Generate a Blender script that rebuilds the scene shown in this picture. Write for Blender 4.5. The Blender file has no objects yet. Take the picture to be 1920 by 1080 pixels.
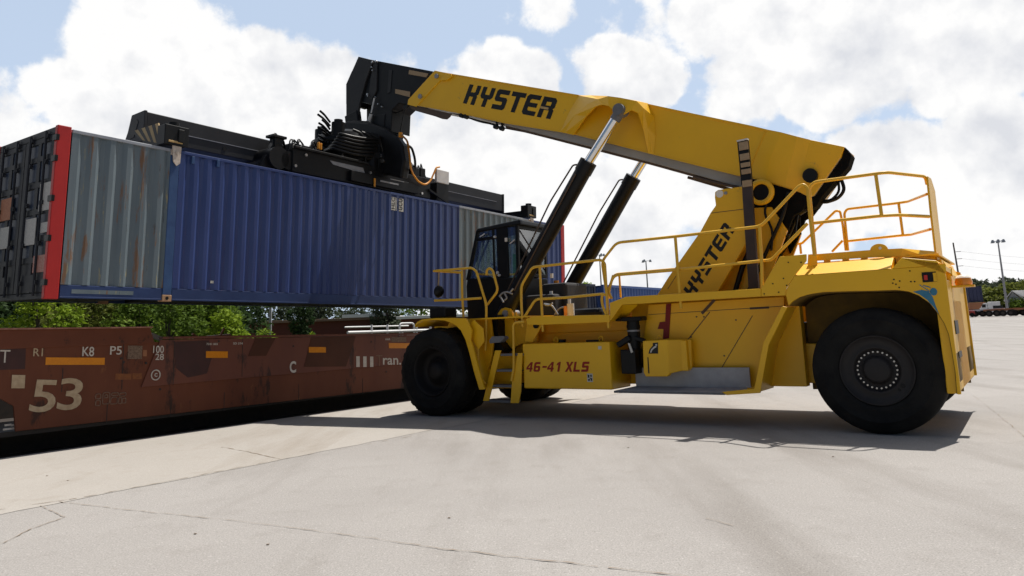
import bpy, bmesh, math, random
from mathutils import Vector, Matrix
random.seed(7)
R = math.radians
scene = bpy.context.scene
col = scene.collection

# ------------------------------------------------------------------ camera
FPX, CPX, CPY = 1350.33, 960.0, 417.2
PITCH, ROLL, HCAM = 0.14967, 0.0379, 1.690
_c, _s = math.cos(PITCH), math.sin(PITCH)
_cr, _sr = math.cos(ROLL), math.sin(ROLL)
CR = Vector((_cr, _sr * _s, -_sr * _c))
CU = Vector((_sr, -_cr * _s, _cr * _c))
CF = Vector((0, _c, _s))
EYE = Vector((0, 0, HCAM))
cam_d = bpy.data.cameras.new('camera')
cam = bpy.data.objects.new('camera', cam_d)
col.objects.link(cam)
cam.matrix_world = Matrix(((CR.x, CU.x, -CF.x, 0), (CR.y, CU.y, -CF.y, 0), (CR.z, CU.z, -CF.z, HCAM), (0, 0, 0, 1)))
cam_d.sensor_fit = 'HORIZONTAL'
cam_d.sensor_width = 36
cam_d.lens = 36 * FPX / 1920
cam_d.shift_y = (CPY - 540) / 1920
cam_d.clip_end = 9000
cam_d.clip_start = 0.05
scene.camera = cam


def ray(x, y):
    d = CR * ((x - CPX) / FPX) - CU * ((y - CPY) / FPX) + CF
    return d


# ------------------------------------------------------------------ frames of the place
AM = 0.614838                                     # heading of the machine
MO = Vector((6.295, 12.269, 0))
FW = Vector((-math.cos(AM), math.sin(AM), 0))     # forward
NR = Vector((-math.sin(AM), -math.cos(AM), 0))    # its near side
UP = Vector((0, 0, 1))
B, TI, TR = 0.6218, -0.00959, 0.0319              # container hanging from the spreader
CO = Vector((-7.685, 11.758, 2.498))
AX = Vector((math.sin(B) * math.cos(TI), math.cos(B) * math.cos(TI), math.sin(TI)))
_far = Vector((-math.cos(B), math.sin(B), 0))
_up = (UP - AX * AX.z).normalized()
FAR = _far * math.cos(TR) + _up * math.sin(TR)
CUP = _up * math.cos(TR) - _far * math.sin(TR)
AXG = Vector((math.sin(B), math.cos(B), 0))       # along the track
FG = Vector((-math.cos(B), math.sin(B), 0))       # across the track


def hit(x, y, n, o):
    d = ray(x, y)
    return EYE + d * ((o - EYE).dot(n) / d.dot(n))


def tom(P):
    Q = P - MO
    return Vector((Q.dot(FW), Q.dot(NR), Q.z))


def M(x, y, S):          # point of the photo on the machine's plane at lateral offset S
    return tom(hit(x, y, NR, MO + NR * S))


def MF(x, y, F):
    return tom(hit(x, y, FW, MO + FW * F))


def toc(P):
    Q = P - CO
    return Vector((Q.dot(AX), Q.dot(FAR), Q.dot(CUP)))


def CW(x, y, W):
    return toc(hit(x, y, FAR, CO + FAR * W))


def CL(x, y, L):
    return toc(hit(x, y, AX, CO + AX * L))


def cworld(l, w, h):
    return CO + AX * l + FAR * w + CUP * h


def C2M(l, w, h):
    return tom(cworld(l, w, h))


def RW(x, y, W):         # rail frame (along, across, z)
    P = hit(x, y, FG, FG * W)
    return Vector((P.dot(AXG), W, P.z))


def rworld(a, w, z):
    return AXG * a + FG * w + UP * z


def gz(x, y, z=0.0):
    d = ray(x, y)
    return EYE + d * ((z - HCAM) / d.z)


def at(x, y, Y):
    d = ray(x, y)
    return EYE + d * (Y / d.y)


# ------------------------------------------------------------------ light and sky
LD = FW * 0.118 + NR * 0.464 - UP                 # the way sunlight travels
SUND = -LD.normalized()
sun_d = bpy.data.lights.new('sun', 'SUN')
sun_d.energy = 5.0
sun_d.angle = R(0.53)
sun_d.color = (1.0, 0.95, 0.88)
sun = bpy.data.objects.new('sun', sun_d)
col.objects.link(sun)
sun.rotation_euler = LD.to_track_quat('-Z', 'Y').to_euler()
sun.location = (0, 0, 60)

world = bpy.data.worlds.new('World')
scene.world = world
world.use_nodes = True
wt = world.node_tree
wn, wl = wt.nodes, wt.links
wn.clear()
SKYS = 0.055


def wnode(t, **k):
    n = wn.new(t)
    for a, b in k.items():
        setattr(n, a, b)
    return n


def wmath(op, a, b=None, clamp=False):
    n = wnode('ShaderNodeMath', operation=op, use_clamp=clamp)
    for i, v in enumerate((a, b)):
        if v is None:
            continue
        if isinstance(v, (int, float)):
            n.inputs[i].default_value = v
        else:
            wl.new(v, n.inputs[i])
    return n.outputs[0]


sky = wnode('ShaderNodeTexSky', sky_type='NISHITA')
sky.sun_disc = False
sky.sun_elevation = math.asin(SUND.z)
sky.sun_rotation = math.atan2(SUND.x, SUND.y)
sky.air_density = 1.0
sky.dust_density = 1.6
sky.ozone_density = 1.4
tc = wnode('ShaderNodeTexCoord')
dirv = tc.outputs['Generated']
# cumulus banks: (direction, radius, weight), broken up by noise
BANKS = [((130, 165), 95, .9), ((235, 90), 130, 1.0), ((330, 130), 170, 1.0), ((250, 210), 170, 1.0), ((470, 170), 150, 1.0), ((580, 200), 150, 1.0), ((640, 260), 190, 1.0),
         ((720, 110), 70, .42), ((900, 130), 60, .5), ((975, 150), 85, .9), ((910, 260), 190, 1.0), ((1010, 300), 170, .95),
         ((1165, 125), 100, 1.0), ((1225, 165), 75, .9), ((1010, 25), 80, .6), ((1180, 20), 120, .62), ((1340, 15), 120, .8), ((1470, 60), 140, 1.0), ((1640, 70), 140, 1.0), ((1740, 20), 110, .9), ((1860, 80), 150, 1.0),
         ((1400, 160), 105, .75), ((1545, 165), 85, .8), ((1790, 160), 85, .8), ((1620, 340), 120, .95), ((1700, 300), 100, .95), ((1885, 280), 125, 1.0), ((1790, 400), 150, .8),
         ((1250, 330), 170, .75), ((1150, 430), 200, .8), ((1450, 390), 180, .75), ((900, 400), 260, .9), ((60, 480), 330, .8), ((1900, 440), 190, .75)]


def wnoise(vec, sc, det, ro):
    n = wnode('ShaderNodeTexNoise')
    n.inputs['Scale'].default_value = sc
    n.inputs['Detail'].default_value = det
    n.inputs['Roughness'].default_value = ro
    wl.new(vec, n.inputs['Vector'])
    return n


def wrange(v, a, b_, c=0., d=1., smooth=True):
    m_ = wnode('ShaderNodeMapRange')
    if smooth:
        m_.interpolation_type = 'SMOOTHSTEP'
    wl.new(v, m_.inputs['Value'])
    for k_, x_ in (('From Min', a), ('From Max', b_), ('To Min', c), ('To Max', d)):
        m_.inputs[k_].default_value = x_
    return m_.outputs[0]


nz = wnoise(dirv, 7, 9, .58)
warp = wnode('ShaderNodeVectorMath', operation='MULTIPLY_ADD')
wl.new(nz.outputs['Color'], warp.inputs[0])
warp.inputs[1].default_value = (.075, .075, .075)
wl.new(dirv, warp.inputs[2])
cover = None
for (px, py), rad, wgt in BANKS:
    d = ray(px, py).normalized()
    sub = wnode('ShaderNodeVectorMath', operation='DISTANCE')
    wl.new(warp.outputs[0], sub.inputs[0])
    sub.inputs[1].default_value = d + Vector((.0375, .0375, .0375))
    o_ = wrange(sub.outputs['Value'], rad / FPX * .30, rad / FPX * 1.2, wgt, 0)
    cover = o_ if cover is None else wmath('MAXIMUM', cover, o_)
fwd = wnode('ShaderNodeVectorMath', operation='DOT_PRODUCT')
wl.new(dirv, fwd.inputs[0])
fwd.inputs[1].default_value = ray(960, 300).normalized()
outm = wrange(fwd.outputs['Value'], .80, .66, smooth=False)  # outside the view, where the sky is kept darker to cut fill
nb = wnoise(dirv, 2.1, 3, .5)
side = wmath('MULTIPLY', outm, wrange(fwd.outputs['Value'], -.15, .25))
cover = wmath('MAXIMUM', cover, wmath('MULTIPLY', wmath('MULTIPLY', nb.outputs['Fac'], 1.05), side))  # unseen side clouds added to brighten reflections
n2 = wnoise(dirv, 11, 11, .60)
dens = wmath('ADD', cover, wmath('MULTIPLY', wmath('SUBTRACT', n2.outputs['Fac'], .5), 1.7))
mask = wrange(dens, .30, .58)
# relief: the same noise a little nearer the sun shows which side of a puff is lit
offv = wnode('ShaderNodeVectorMath', operation='ADD')
wl.new(dirv, offv.inputs[0])
offv.inputs[1].default_value = SUND * .022
na = wnoise(dirv, 8, 8, .52)
nc = wnoise(offv.outputs[0], 8, 8, .52)
relief = wmath('SUBTRACT', na.outputs['Fac'], nc.outputs['Fac'])
big = wnoise(dirv, 4.2, 4, .5)
lit = wmath('ADD', wmath('MULTIPLY', relief, 5.2), wmath('MULTIPLY', wmath('SUBTRACT', .58, big.outputs['Fac']), 1.3))
thick = wrange(dens, .5, 1.35, .34, .06)
shade = wmath('ADD', wmath('ADD', lit, .52), thick, clamp=True)
ccol = wnode('ShaderNodeMix', data_type='RGBA')
ccol.inputs['A'].default_value = (10.6, 10.85, 11.5, 1)
ccol.inputs['B'].default_value = (14.4, 14.35, 14.3, 1)
wl.new(shade, ccol.inputs['Factor'])
# a thin high veil pales the blue, more so towards the horizon
veil = wnode('ShaderNodeMix', data_type='RGBA')
sepz = wnode('ShaderNodeSeparateXYZ')
wl.new(dirv, sepz.inputs[0])
haz = wrange(sepz.outputs["Z"], .02, .40, .82, .74, smooth=False)
wl.new(wmath('MULTIPLY', wmath('SUBTRACT', 1.0, outm), haz), veil.inputs['Factor'])
wl.new(sky.outputs[0], veil.inputs['A'])
veil.inputs['B'].default_value = (9.6, 11.6, 14.6, 1)
mixw = wnode('ShaderNodeMix', data_type='RGBA')
wl.new(mask, mixw.inputs['Factor'])
wl.new(veil.outputs['Result'], mixw.inputs['A'])
wl.new(ccol.outputs['Result'], mixw.inputs['B'])
bg = wnode('ShaderNodeBackground')
bg.inputs['Strength'].default_value = SKYS
wl.new(mixw.outputs['Result'], bg.inputs['Color'])
wo = wnode('ShaderNodeOutputWorld')
wl.new(bg.outputs[0], wo.inputs['Surface'])

vs = scene.view_settings
scene.display_settings.display_device = 'sRGB'
vs.view_transform = 'Standard'
vs.look = 'None'
vs.exposure = 0.34
vs.gamma = 1
vs.use_curve_mapping = False
scene.cycles.max_bounces = 7
scene.cycles.transparent_max_bounces = 16
scene.cycles.use_denoising = True

# ------------------------------------------------------------------ materials
MATS = {}


def mat(name, base, rough=.5, var=None, scale=3.0, metal=0.0, coat=0.0, bump=0.0, bscale=40.0, spots=None, detail=6.0, stretch=(1, 1, 1), spec=.28):
    """plain paint / metal / dirt with a noise variation in object space; spots=(colour, threshold, scale)"""
    m = bpy.data.materials.new(name)
    m.use_nodes = True
    nt = m.node_tree
    nd, ln = nt.nodes, nt.links
    b = nd['Principled BSDF']
    b.inputs['Roughness'].default_value = rough
    b.inputs['Metallic'].default_value = metal
    b.inputs['Coat Weight'].default_value = coat
    if spec is not None:
        b.inputs['Specular IOR Level'].default_value = spec
    b.inputs['Base Color'].default_value = (*base, 1)
    if var is None and spots is None and bump == 0:
        MATS[name] = m
        return m
    t = nd.new('ShaderNodeTexCoord')
    mp = nd.new('ShaderNodeMapping')
    mp.inputs['Scale'].default_value = stretch
    ln.new(t.outputs['Object'], mp.inputs['Vector'])
    cur = None
    if var is not None:
        n = nd.new('ShaderNodeTexNoise')
        n.inputs['Scale'].default_value = scale
        n.inputs['Detail'].default_value = detail
        n.inputs['Roughness'].default_value = .6
        ln.new(mp.outputs[0], n.inputs['Vector'])
        r = nd.new('ShaderNodeMapRange')
        r.inputs['From Min'].default_value = .3
        r.inputs['From Max'].default_value = .7
        ln.new(n.outputs['Fac'], r.inputs['Value'])
        x = nd.new('ShaderNodeMix')
        x.data_type = 'RGBA'
        x.inputs['A'].default_value = (*base, 1)
        x.inputs['B'].default_value = (*var, 1)
        ln.new(r.outputs[0], x.inputs['Factor'])
        cur = x.outputs['Result']
        rr = nd.new('ShaderNodeMapRange')
        rr.inputs['To Min'].default_value = max(.05, rough - .07)
        rr.inputs['To Max'].default_value = min(1, rough + .12)
        ln.new(n.outputs['Fac'], rr.inputs['Value'])
        ln.new(rr.outputs[0], b.inputs['Roughness'])
    if spots is not None:
        for (sc, th, ssc) in (spots if isinstance(spots, list) else [spots]):
            n = nd.new('ShaderNodeTexNoise')
            n.inputs['Scale'].default_value = ssc
            n.inputs['Detail'].default_value = 8
            n.inputs['Roughness'].default_value = .7
            ln.new(mp.outputs[0], n.inputs['Vector'])
            r = nd.new('ShaderNodeMapRange')
            r.inputs['From Min'].default_value = th
            r.inputs['From Max'].default_value = th + .06
            ln.new(n.outputs['Fac'], r.inputs['Value'])
            x = nd.new('ShaderNodeMix')
            x.data_type = 'RGBA'
            if cur is None:
                x.inputs['A'].default_value = (*base, 1)
            else:
                ln.new(cur, x.inputs['A'])
            x.inputs['B'].default_value = (*sc, 1)
            ln.new(r.outputs[0], x.inputs['Factor'])
            cur = x.outputs['Result']
    if cur is not None:
        ln.new(cur, b.inputs['Base Color'])
    if bump:
        n = nd.new('ShaderNodeTexNoise')
        n.inputs['Scale'].default_value = bscale
        n.inputs['Detail'].default_value = 5
        ln.new(mp.outputs[0], n.inputs['Vector'])
        bp = nd.new('ShaderNodeBump')
        bp.inputs['Strength'].default_value = bump
        bp.inputs['Distance'].default_value = .01
        ln.new(n.outputs['Fac'], bp.inputs['Height'])
        ln.new(bp.outputs[0], b.inputs['Normal'])
    MATS[name] = m
    return m


def glass(name, tint, gl=.12):
    m = bpy.data.materials.new(name)
    m.use_nodes = True
    nd, ln = m.node_tree.nodes, m.node_tree.links
    nd.clear()
    tr = nd.new('ShaderNodeBsdfTransparent')
    tr.inputs[0].default_value = (*tint, 1)
    g = nd.new('ShaderNodeBsdfGlossy')
    g.inputs['Roughness'].default_value = .03
    fr = nd.new('ShaderNodeFresnel')
    fr.inputs[0].default_value = 1.5
    ad = nd.new('ShaderNodeMath')
    ad.operation = 'ADD'
    ad.inputs[1].default_value = gl - .04
    ln.new(fr.outputs[0], ad.inputs[0])
    mx = nd.new('ShaderNodeMixShader')
    ln.new(ad.outputs[0], mx.inputs[0])
    ln.new(tr.outputs[0], mx.inputs[1])
    ln.new(g.outputs[0], mx.inputs[2])
    o = nd.new('ShaderNodeOutputMaterial')
    ln.new(mx.outputs[0], o.inputs[0])
    MATS[name] = m
    return m


mat('yellow', (.83, .458, .006), .37, (.77, .418, .008), 1.3, coat=0, spec=.45, spots=[((.52, .30, .03), .66, 3.0), ((.20, .12, .03), .70, 14)])
mat('yellow_rail', (.78, .45, .03), .36, (.70, .39, .03), 6, spec=.4, spots=[((.30, .17, .05), .70, 20)])
mat('black', (.005, .005, .0055), .42, (.009, .009, .0095), 4, spots=((.03, .027, .024), .74, 14), spec=.22)
mat('black_beam', (.016, .016, .018), .5, (.026, .026, .028), 3, spots=((.08, .07, .06), .73, 10), spec=.25, stretch=(1, 1, 1))
mat('black_matte', (.006, .006, .006), .85, (.011, .011, .011), 5, spec=.04)
mat('letter_black', (.010, .010, .010), .45, (.016, .016, .016), 8)
mat('letter_red', (.30, .018, .008), .5)
mat('rubber', (.0065, .0065, .007), .8, (.019, .018, .0165), 4, spec=.16, bump=.25, bscale=60)
mat('rim', (.017, .0155, .0155), .55, (.026, .022, .021), 7, spots=((.10, .05, .03), .73, 14))
mat('rim_front', (.008, .0075, .0075), .6, (.015, .012, .0115), 7, spots=((.09, .05, .035), .72, 12))
mat('bolt', (.5, .48, .46), .35, metal=.9)
mat('chrome', (.72, .73, .75), .16, metal=1.0)
mat('steel', (.30, .30, .31), .5, (.22, .22, .23), 5, metal=.2, spots=((.10, .09, .08), .7, 9))
mat('step_plate', (.36, .36, .37), .55, (.27, .27, .28), 4, spots=((.10, .09, .08), .66, 7))
mat('well_shade', (.20, .115, .018), .7, (.10, .065, .02), 3)  # dark brown puts the shade of the wheel well into the colour
mat('car_shadow', (.085, .026, .011), .6, (.065, .021, .010), 2)  # darker brown for the painted shadows on the car side
mat('car_patch', (.050, .024, .022), .65, (.07, .03, .026), 4, spots=((.14, .10, .085), .68, 20))
mat('grey_step', (.17, .17, .18), .6, (.12, .12, .125), 4, spots=((.05, .045, .04), .68, 7))
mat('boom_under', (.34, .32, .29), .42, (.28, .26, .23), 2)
mat('panel_brown', (.075, .050, .036), .55, (.10, .068, .048), 12)
mat('post_brown', (.035, .026, .026), .5, (.05, .036, .034), 4)
mat('tan', (.36, .25, .15), .6, (.28, .2, .12), 30)
mat('hazard_yellow', (.55, .36, .14), .55, (.40, .27, .12), 9, spots=((.12, .09, .05), .66, 14))
mat('hose_orange', (.62, .25, .02), .45)
mat('white_box', (.62, .62, .62), .5, (.52, .52, .52), 6)
mat('red_paint', (.19, .012, .010), .5)
mat('lamp_red', (.55, .02, .015), .2, coat=.6)
mat('amber', (.75, .28, .03), .25, coat=.5)
mat('amber_top', (.75, .70, .62), .3)
mat('decal_blue', (.03, .16, .26), .5, (.06, .20, .30), 12)
mat('decal_white', (.62, .60, .55), .5, (.45, .43, .38), 40)
mat('mirror', (.7, .7, .7), .05, metal=1.0)
mat('vest', (.16, .55, .12), .6)
mat('interior', (.03, .03, .032), .7)
glass('cab_glass', (.90, 1.0, .97), .24)
glass('cab_glass_dark', (.55, .72, .68), .14)
glass('cab_glass_clear', (.86, .92, .89), .26)

mat('cont_blue', (.018, .037, .138), .33, (.027, .051, .172), 1.2, spec=.48, spots=[((.11, .06, .04), .70, 7), ((.20, .21, .25), .72, 16)], stretch=(1, 1, .45))
mat('cont_blue_rail', (.018, .034, .10), .5, (.026, .05, .14), 2, spots=[((.10, .06, .04), .67, 6), ((.14, .16, .2), .68, 11)])
mat('cont_post', (.025, .055, .15), .5, (.04, .09, .2), 3, spots=[((.30, .16, .08), .66, 9)])
mat('cont_grey', (.085, .115, .135), .55, (.13, .165, .185), 1.6, spots=[((.15, .075, .035), .565, 2.6), ((.30, .25, .12), .61, 4.5), ((.04, .04, .04), .63, 7), ((.30, .34, .36), .66, 5.5)], stretch=(2.2, 1, .25), spec=.55)
mat('cont_red', (.42, .022, .020), .45, (.36, .018, .018), 3, spots=[((.40, .12, .06), .71, 8)])
mat('cont_dark', (.014, .015, .019), .55, (.02, .022, .03), 3, spots=[((.06, .04, .03), .70, 9)])
mat('cont_navy_panel', (.016, .026, .052), .45, (.022, .034, .066), 2)
mat('casting', (.45, .27, .15), .6, (.30, .17, .09), 14, spots=[((.62, .56, .5), .6, 12)])
mat('casting_pale', (.55, .48, .42), .6, (.40, .33, .27), 18, spots=[((.10, .06, .04), .60, 22)])
mat('silver_edge', (.35, .37, .40), .45, (.24, .25, .28), 3, metal=.3, spots=[((.2, .11, .06), .7, 8)])
mat('placard_orange', (.42, .17, .08), .6, (.30, .10, .05), 30)
mat('placard_white', (.50, .49, .46), .6, (.34, .34, .34), 34)
mat('placard_red', (.35, .10, .07), .6, (.45, .30, .26), 30)

mat('car_brown', (.155, .046, .020), .6, (.115, .034, .016), 1.6, spots=[((.05, .02, .012), .57, 2.2), ((.20, .14, .10), .70, 16), ((.21, .075, .03), .62, 3.3)], stretch=(1, 1, .4))
mat('car_plate', (.165, .056, .033), .58, (.135, .047, .032), 1.8, spots=[((.060, .028, .022), .56, 2.2), ((.22, .17, .14), .70, 18), ((.20, .075, .04), .62, 3.1)], stretch=(1, 1, .3))
mat('car_chord', (.15, .042, .018), .55, (.12, .035, .016), 2, spots=[((.05, .02, .012), .62, 3)])
mat('lit_edge', (.40, .20, .15), .6, (.22, .09, .06), 6)  # paler colour paints the top edge as if sunlit
mat('stencil', (.52, .40, .26), .65, (.36, .25, .15), 9, spots=[((.14, .06, .04), .68, 12)])
mat('stencil_white', (.62, .57, .50), .6, (.5, .44, .38), 14)
mat('stencil_dim', (.24, .15, .10), .65, (.16, .08, .055), 16)
mat('reflector', (.72, .26, .012), .35, (.62, .2, .012), 30)
mat('reflector_old', (.25, .085, .022), .6, (.16, .055, .025), 14)
mat('patch', (.26, .18, .12), .7, (.12, .07, .05), 40, spots=[((.05, .03, .025), .55, 50)])
mat('iron', (.03, .027, .025), .7, (.05, .04, .035), 8)
mat('rust_fit', (.34, .15, .07), .6, (.26, .10, .05), 9)

mat('bark', (.09, .07, .055), .9, (.05, .04, .03), 6)
mat('wood_pole', (.16, .135, .12), .8, (.10, .085, .075), 3)
mat('galv', (.34, .34, .35), .5, (.28, .28, .29), 3)
mat('lamp_glass', (.25, .27, .30), .3)
mat('white_paint', (.74, .74, .73), .5, (.64, .64, .63), 3)
mat('house_red', (.105, .030, .020), .7, (.085, .025, .017), 3)
mat('roof_white', (.68, .67, .65), .6)
mat('house_grey', (.24, .25, .26), .7)
mat('far_navy', (.035, .040, .085), .55, (.045, .05, .10), .8)
mat('far_blue', (.035, .075, .22), .5, (.05, .10, .27), 1.2, spots=[((.20, .13, .10), .70, 3)])
mat('far_dark', (.015, .02, .04), .55)
mat('dark_glass', (.02, .022, .025), .1)
mat('ballast', (.022, .020, .019), .95, (.045, .042, .04), 6, bump=.8, bscale=25)
mat('truck_red', (.30, .03, .025), .4)
mat('joint', (.18, .14, .105), .9, (.27, .22, .17), 7)
mat('joint_soft', (.31, .275, .235), .9, (.36, .33, .29), 7)


def leafmat(name, c1, c2):
    m = bpy.data.materials.new(name)
    m.use_nodes = True
    nd, ln = m.node_tree.nodes, m.node_tree.links
    b = nd['Principled BSDF']
    b.inputs['Roughness'].default_value = .75
    b.inputs['Specular IOR Level'].default_value = .15
    at_ = nd.new('ShaderNodeAttribute')
    at_.attribute_name = 'tone'
    x = nd.new('ShaderNodeMix')
    x.data_type = 'RGBA'
    x.inputs['A'].default_value = (*c1, 1)
    x.inputs['B'].default_value = (*c2, 1)
    ln.new(at_.outputs['Fac'], x.inputs['Factor'])
    ln.new(x.outputs['Result'], b.inputs['Base Color'])
    t = nd.new('ShaderNodeBsdfTranslucent')
    ln.new(x.outputs['Result'], t.inputs[0])
    ms = nd.new('ShaderNodeMixShader')
    ms.inputs[0].default_value = .35
    ln.new(b.outputs[0], ms.inputs[1])
    ln.new(t.outputs[0], ms.inputs[2])
    ln.new(ms.outputs[0], nd['Material Output'].inputs[0])
    MATS[name] = m


leafmat('leaf_bright', (.12, .19, .012), (.27, .36, .03))
leafmat('leaf_mid', (.06, .105, .013), (.14, .21, .026))
leafmat('leaf_dark', (.020, .040, .014), (.045, .078, .024))
leafmat('leaf_far', (.038, .052, .032), (.070, .088, .052))  # greyed leaf colour, distance haze painted into the far crowns
leafmat('leaf_olive', (.075, .095, .018), (.17, .19, .035))


def concrete(name, c1, c2, stain, grain=.12):
    m = bpy.data.materials.new(name)
    m.use_nodes = True
    nd, ln = m.node_tree.nodes, m.node_tree.links
    b = nd['Principled BSDF']
    b.inputs['Roughness'].default_value = .9
    b.inputs['Specular IOR Level'].default_value = .25
    t = nd.new('ShaderNodeTexCoord')

    def noise(sc, det, st=(1, 1, 1), rot=0.0):
        mp = nd.new('ShaderNodeMapping')
        mp.inputs['Scale'].default_value = st
        mp.inputs['Rotation'].default_value = (0, 0, rot)
        ln.new(t.outputs['Object'], mp.inputs['Vector'])
        n = nd.new('ShaderNodeTexNoise')
        n.inputs['Scale'].default_value = sc
        n.inputs['Detail'].default_value = det
        n.inputs['Roughness'].default_value = .62
        ln.new(mp.outputs[0], n.inputs['Vector'])
        return n.outputs['Fac']

    def rng(v, a, bb, c=0., d=1.):
        r = nd.new('ShaderNodeMapRange')
        r.inputs['From Min'].default_value = a
        r.inputs['From Max'].default_value = bb
        r.inputs['To Min'].default_value = c
        r.inputs['To Max'].default_value = d
        ln.new(v, r.inputs['Value'])
        return r.outputs[0]

    def mixc(f, a, c, mode='MIX'):
        x = nd.new('ShaderNodeMix')
        x.data_type = 'RGBA'
        x.blend_type = mode
        for k, v in (('A', a), ('B', c)):
            if isinstance(v, tuple):
                x.inputs[k].default_value = (*v, 1)
            else:
                ln.new(v, x.inputs[k])
        if isinstance(f, float):
            x.inputs['Factor'].default_value = f
        else:
            ln.new(f, x.inputs['Factor'])
        return x.outputs['Result']
    c = mixc(rng(noise(.28, 5), .35, .65), c1, c2)
    c = mixc(rng(noise(.7, 6, (1, .16, 1), -B), .50, .70, 0., .75), c, stain)       # streaks along the track
    c = mixc(rng(noise(2.3, 7), .55, .75, 0., .4), c, stain)
    c = mixc(rng(noise(75, 3), .3, .7, 0., 1.), c, mixc(1.0, c, (1 - grain, 1 - grain, 1 - grain), 'MULTIPLY'))
    c = mixc(rng(noise(28, 6), .56, .70, 0., .8), c, mixc(1.0, c, (1 + grain * .9,) * 3, 'MULTIPLY'))
    c = mixc(rng(noise(33, 6), .58, .72, 0., .8), c, mixc(1.0, c, (1 - grain,) * 3, 'MULTIPLY'))
    c = mixc(rng(noise(9, 8), .68, .73, 0., .5), c, (.20, .16, .12))
    ln.new(c, b.inputs['Base Color'])
    bp = nd.new('ShaderNodeBump')
    bp.inputs['Strength'].default_value = .35
    bp.inputs['Distance'].default_value = .006
    ln.new(noise(55, 6), bp.inputs['Height'])
    ln.new(bp.outputs[0], b.inputs['Normal'])
    MATS[name] = m


concrete('yard', (.325, .307, .289), (.365, .346, .326), (.245, .226, .206), .42)
concrete('apron', (.375, .350, .318), (.345, .321, .290), (.265, .230, .190), .20)
concrete('soil', (.16, .14, .10), (.10, .12, .05), (.12, .10, .07), .3)


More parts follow.
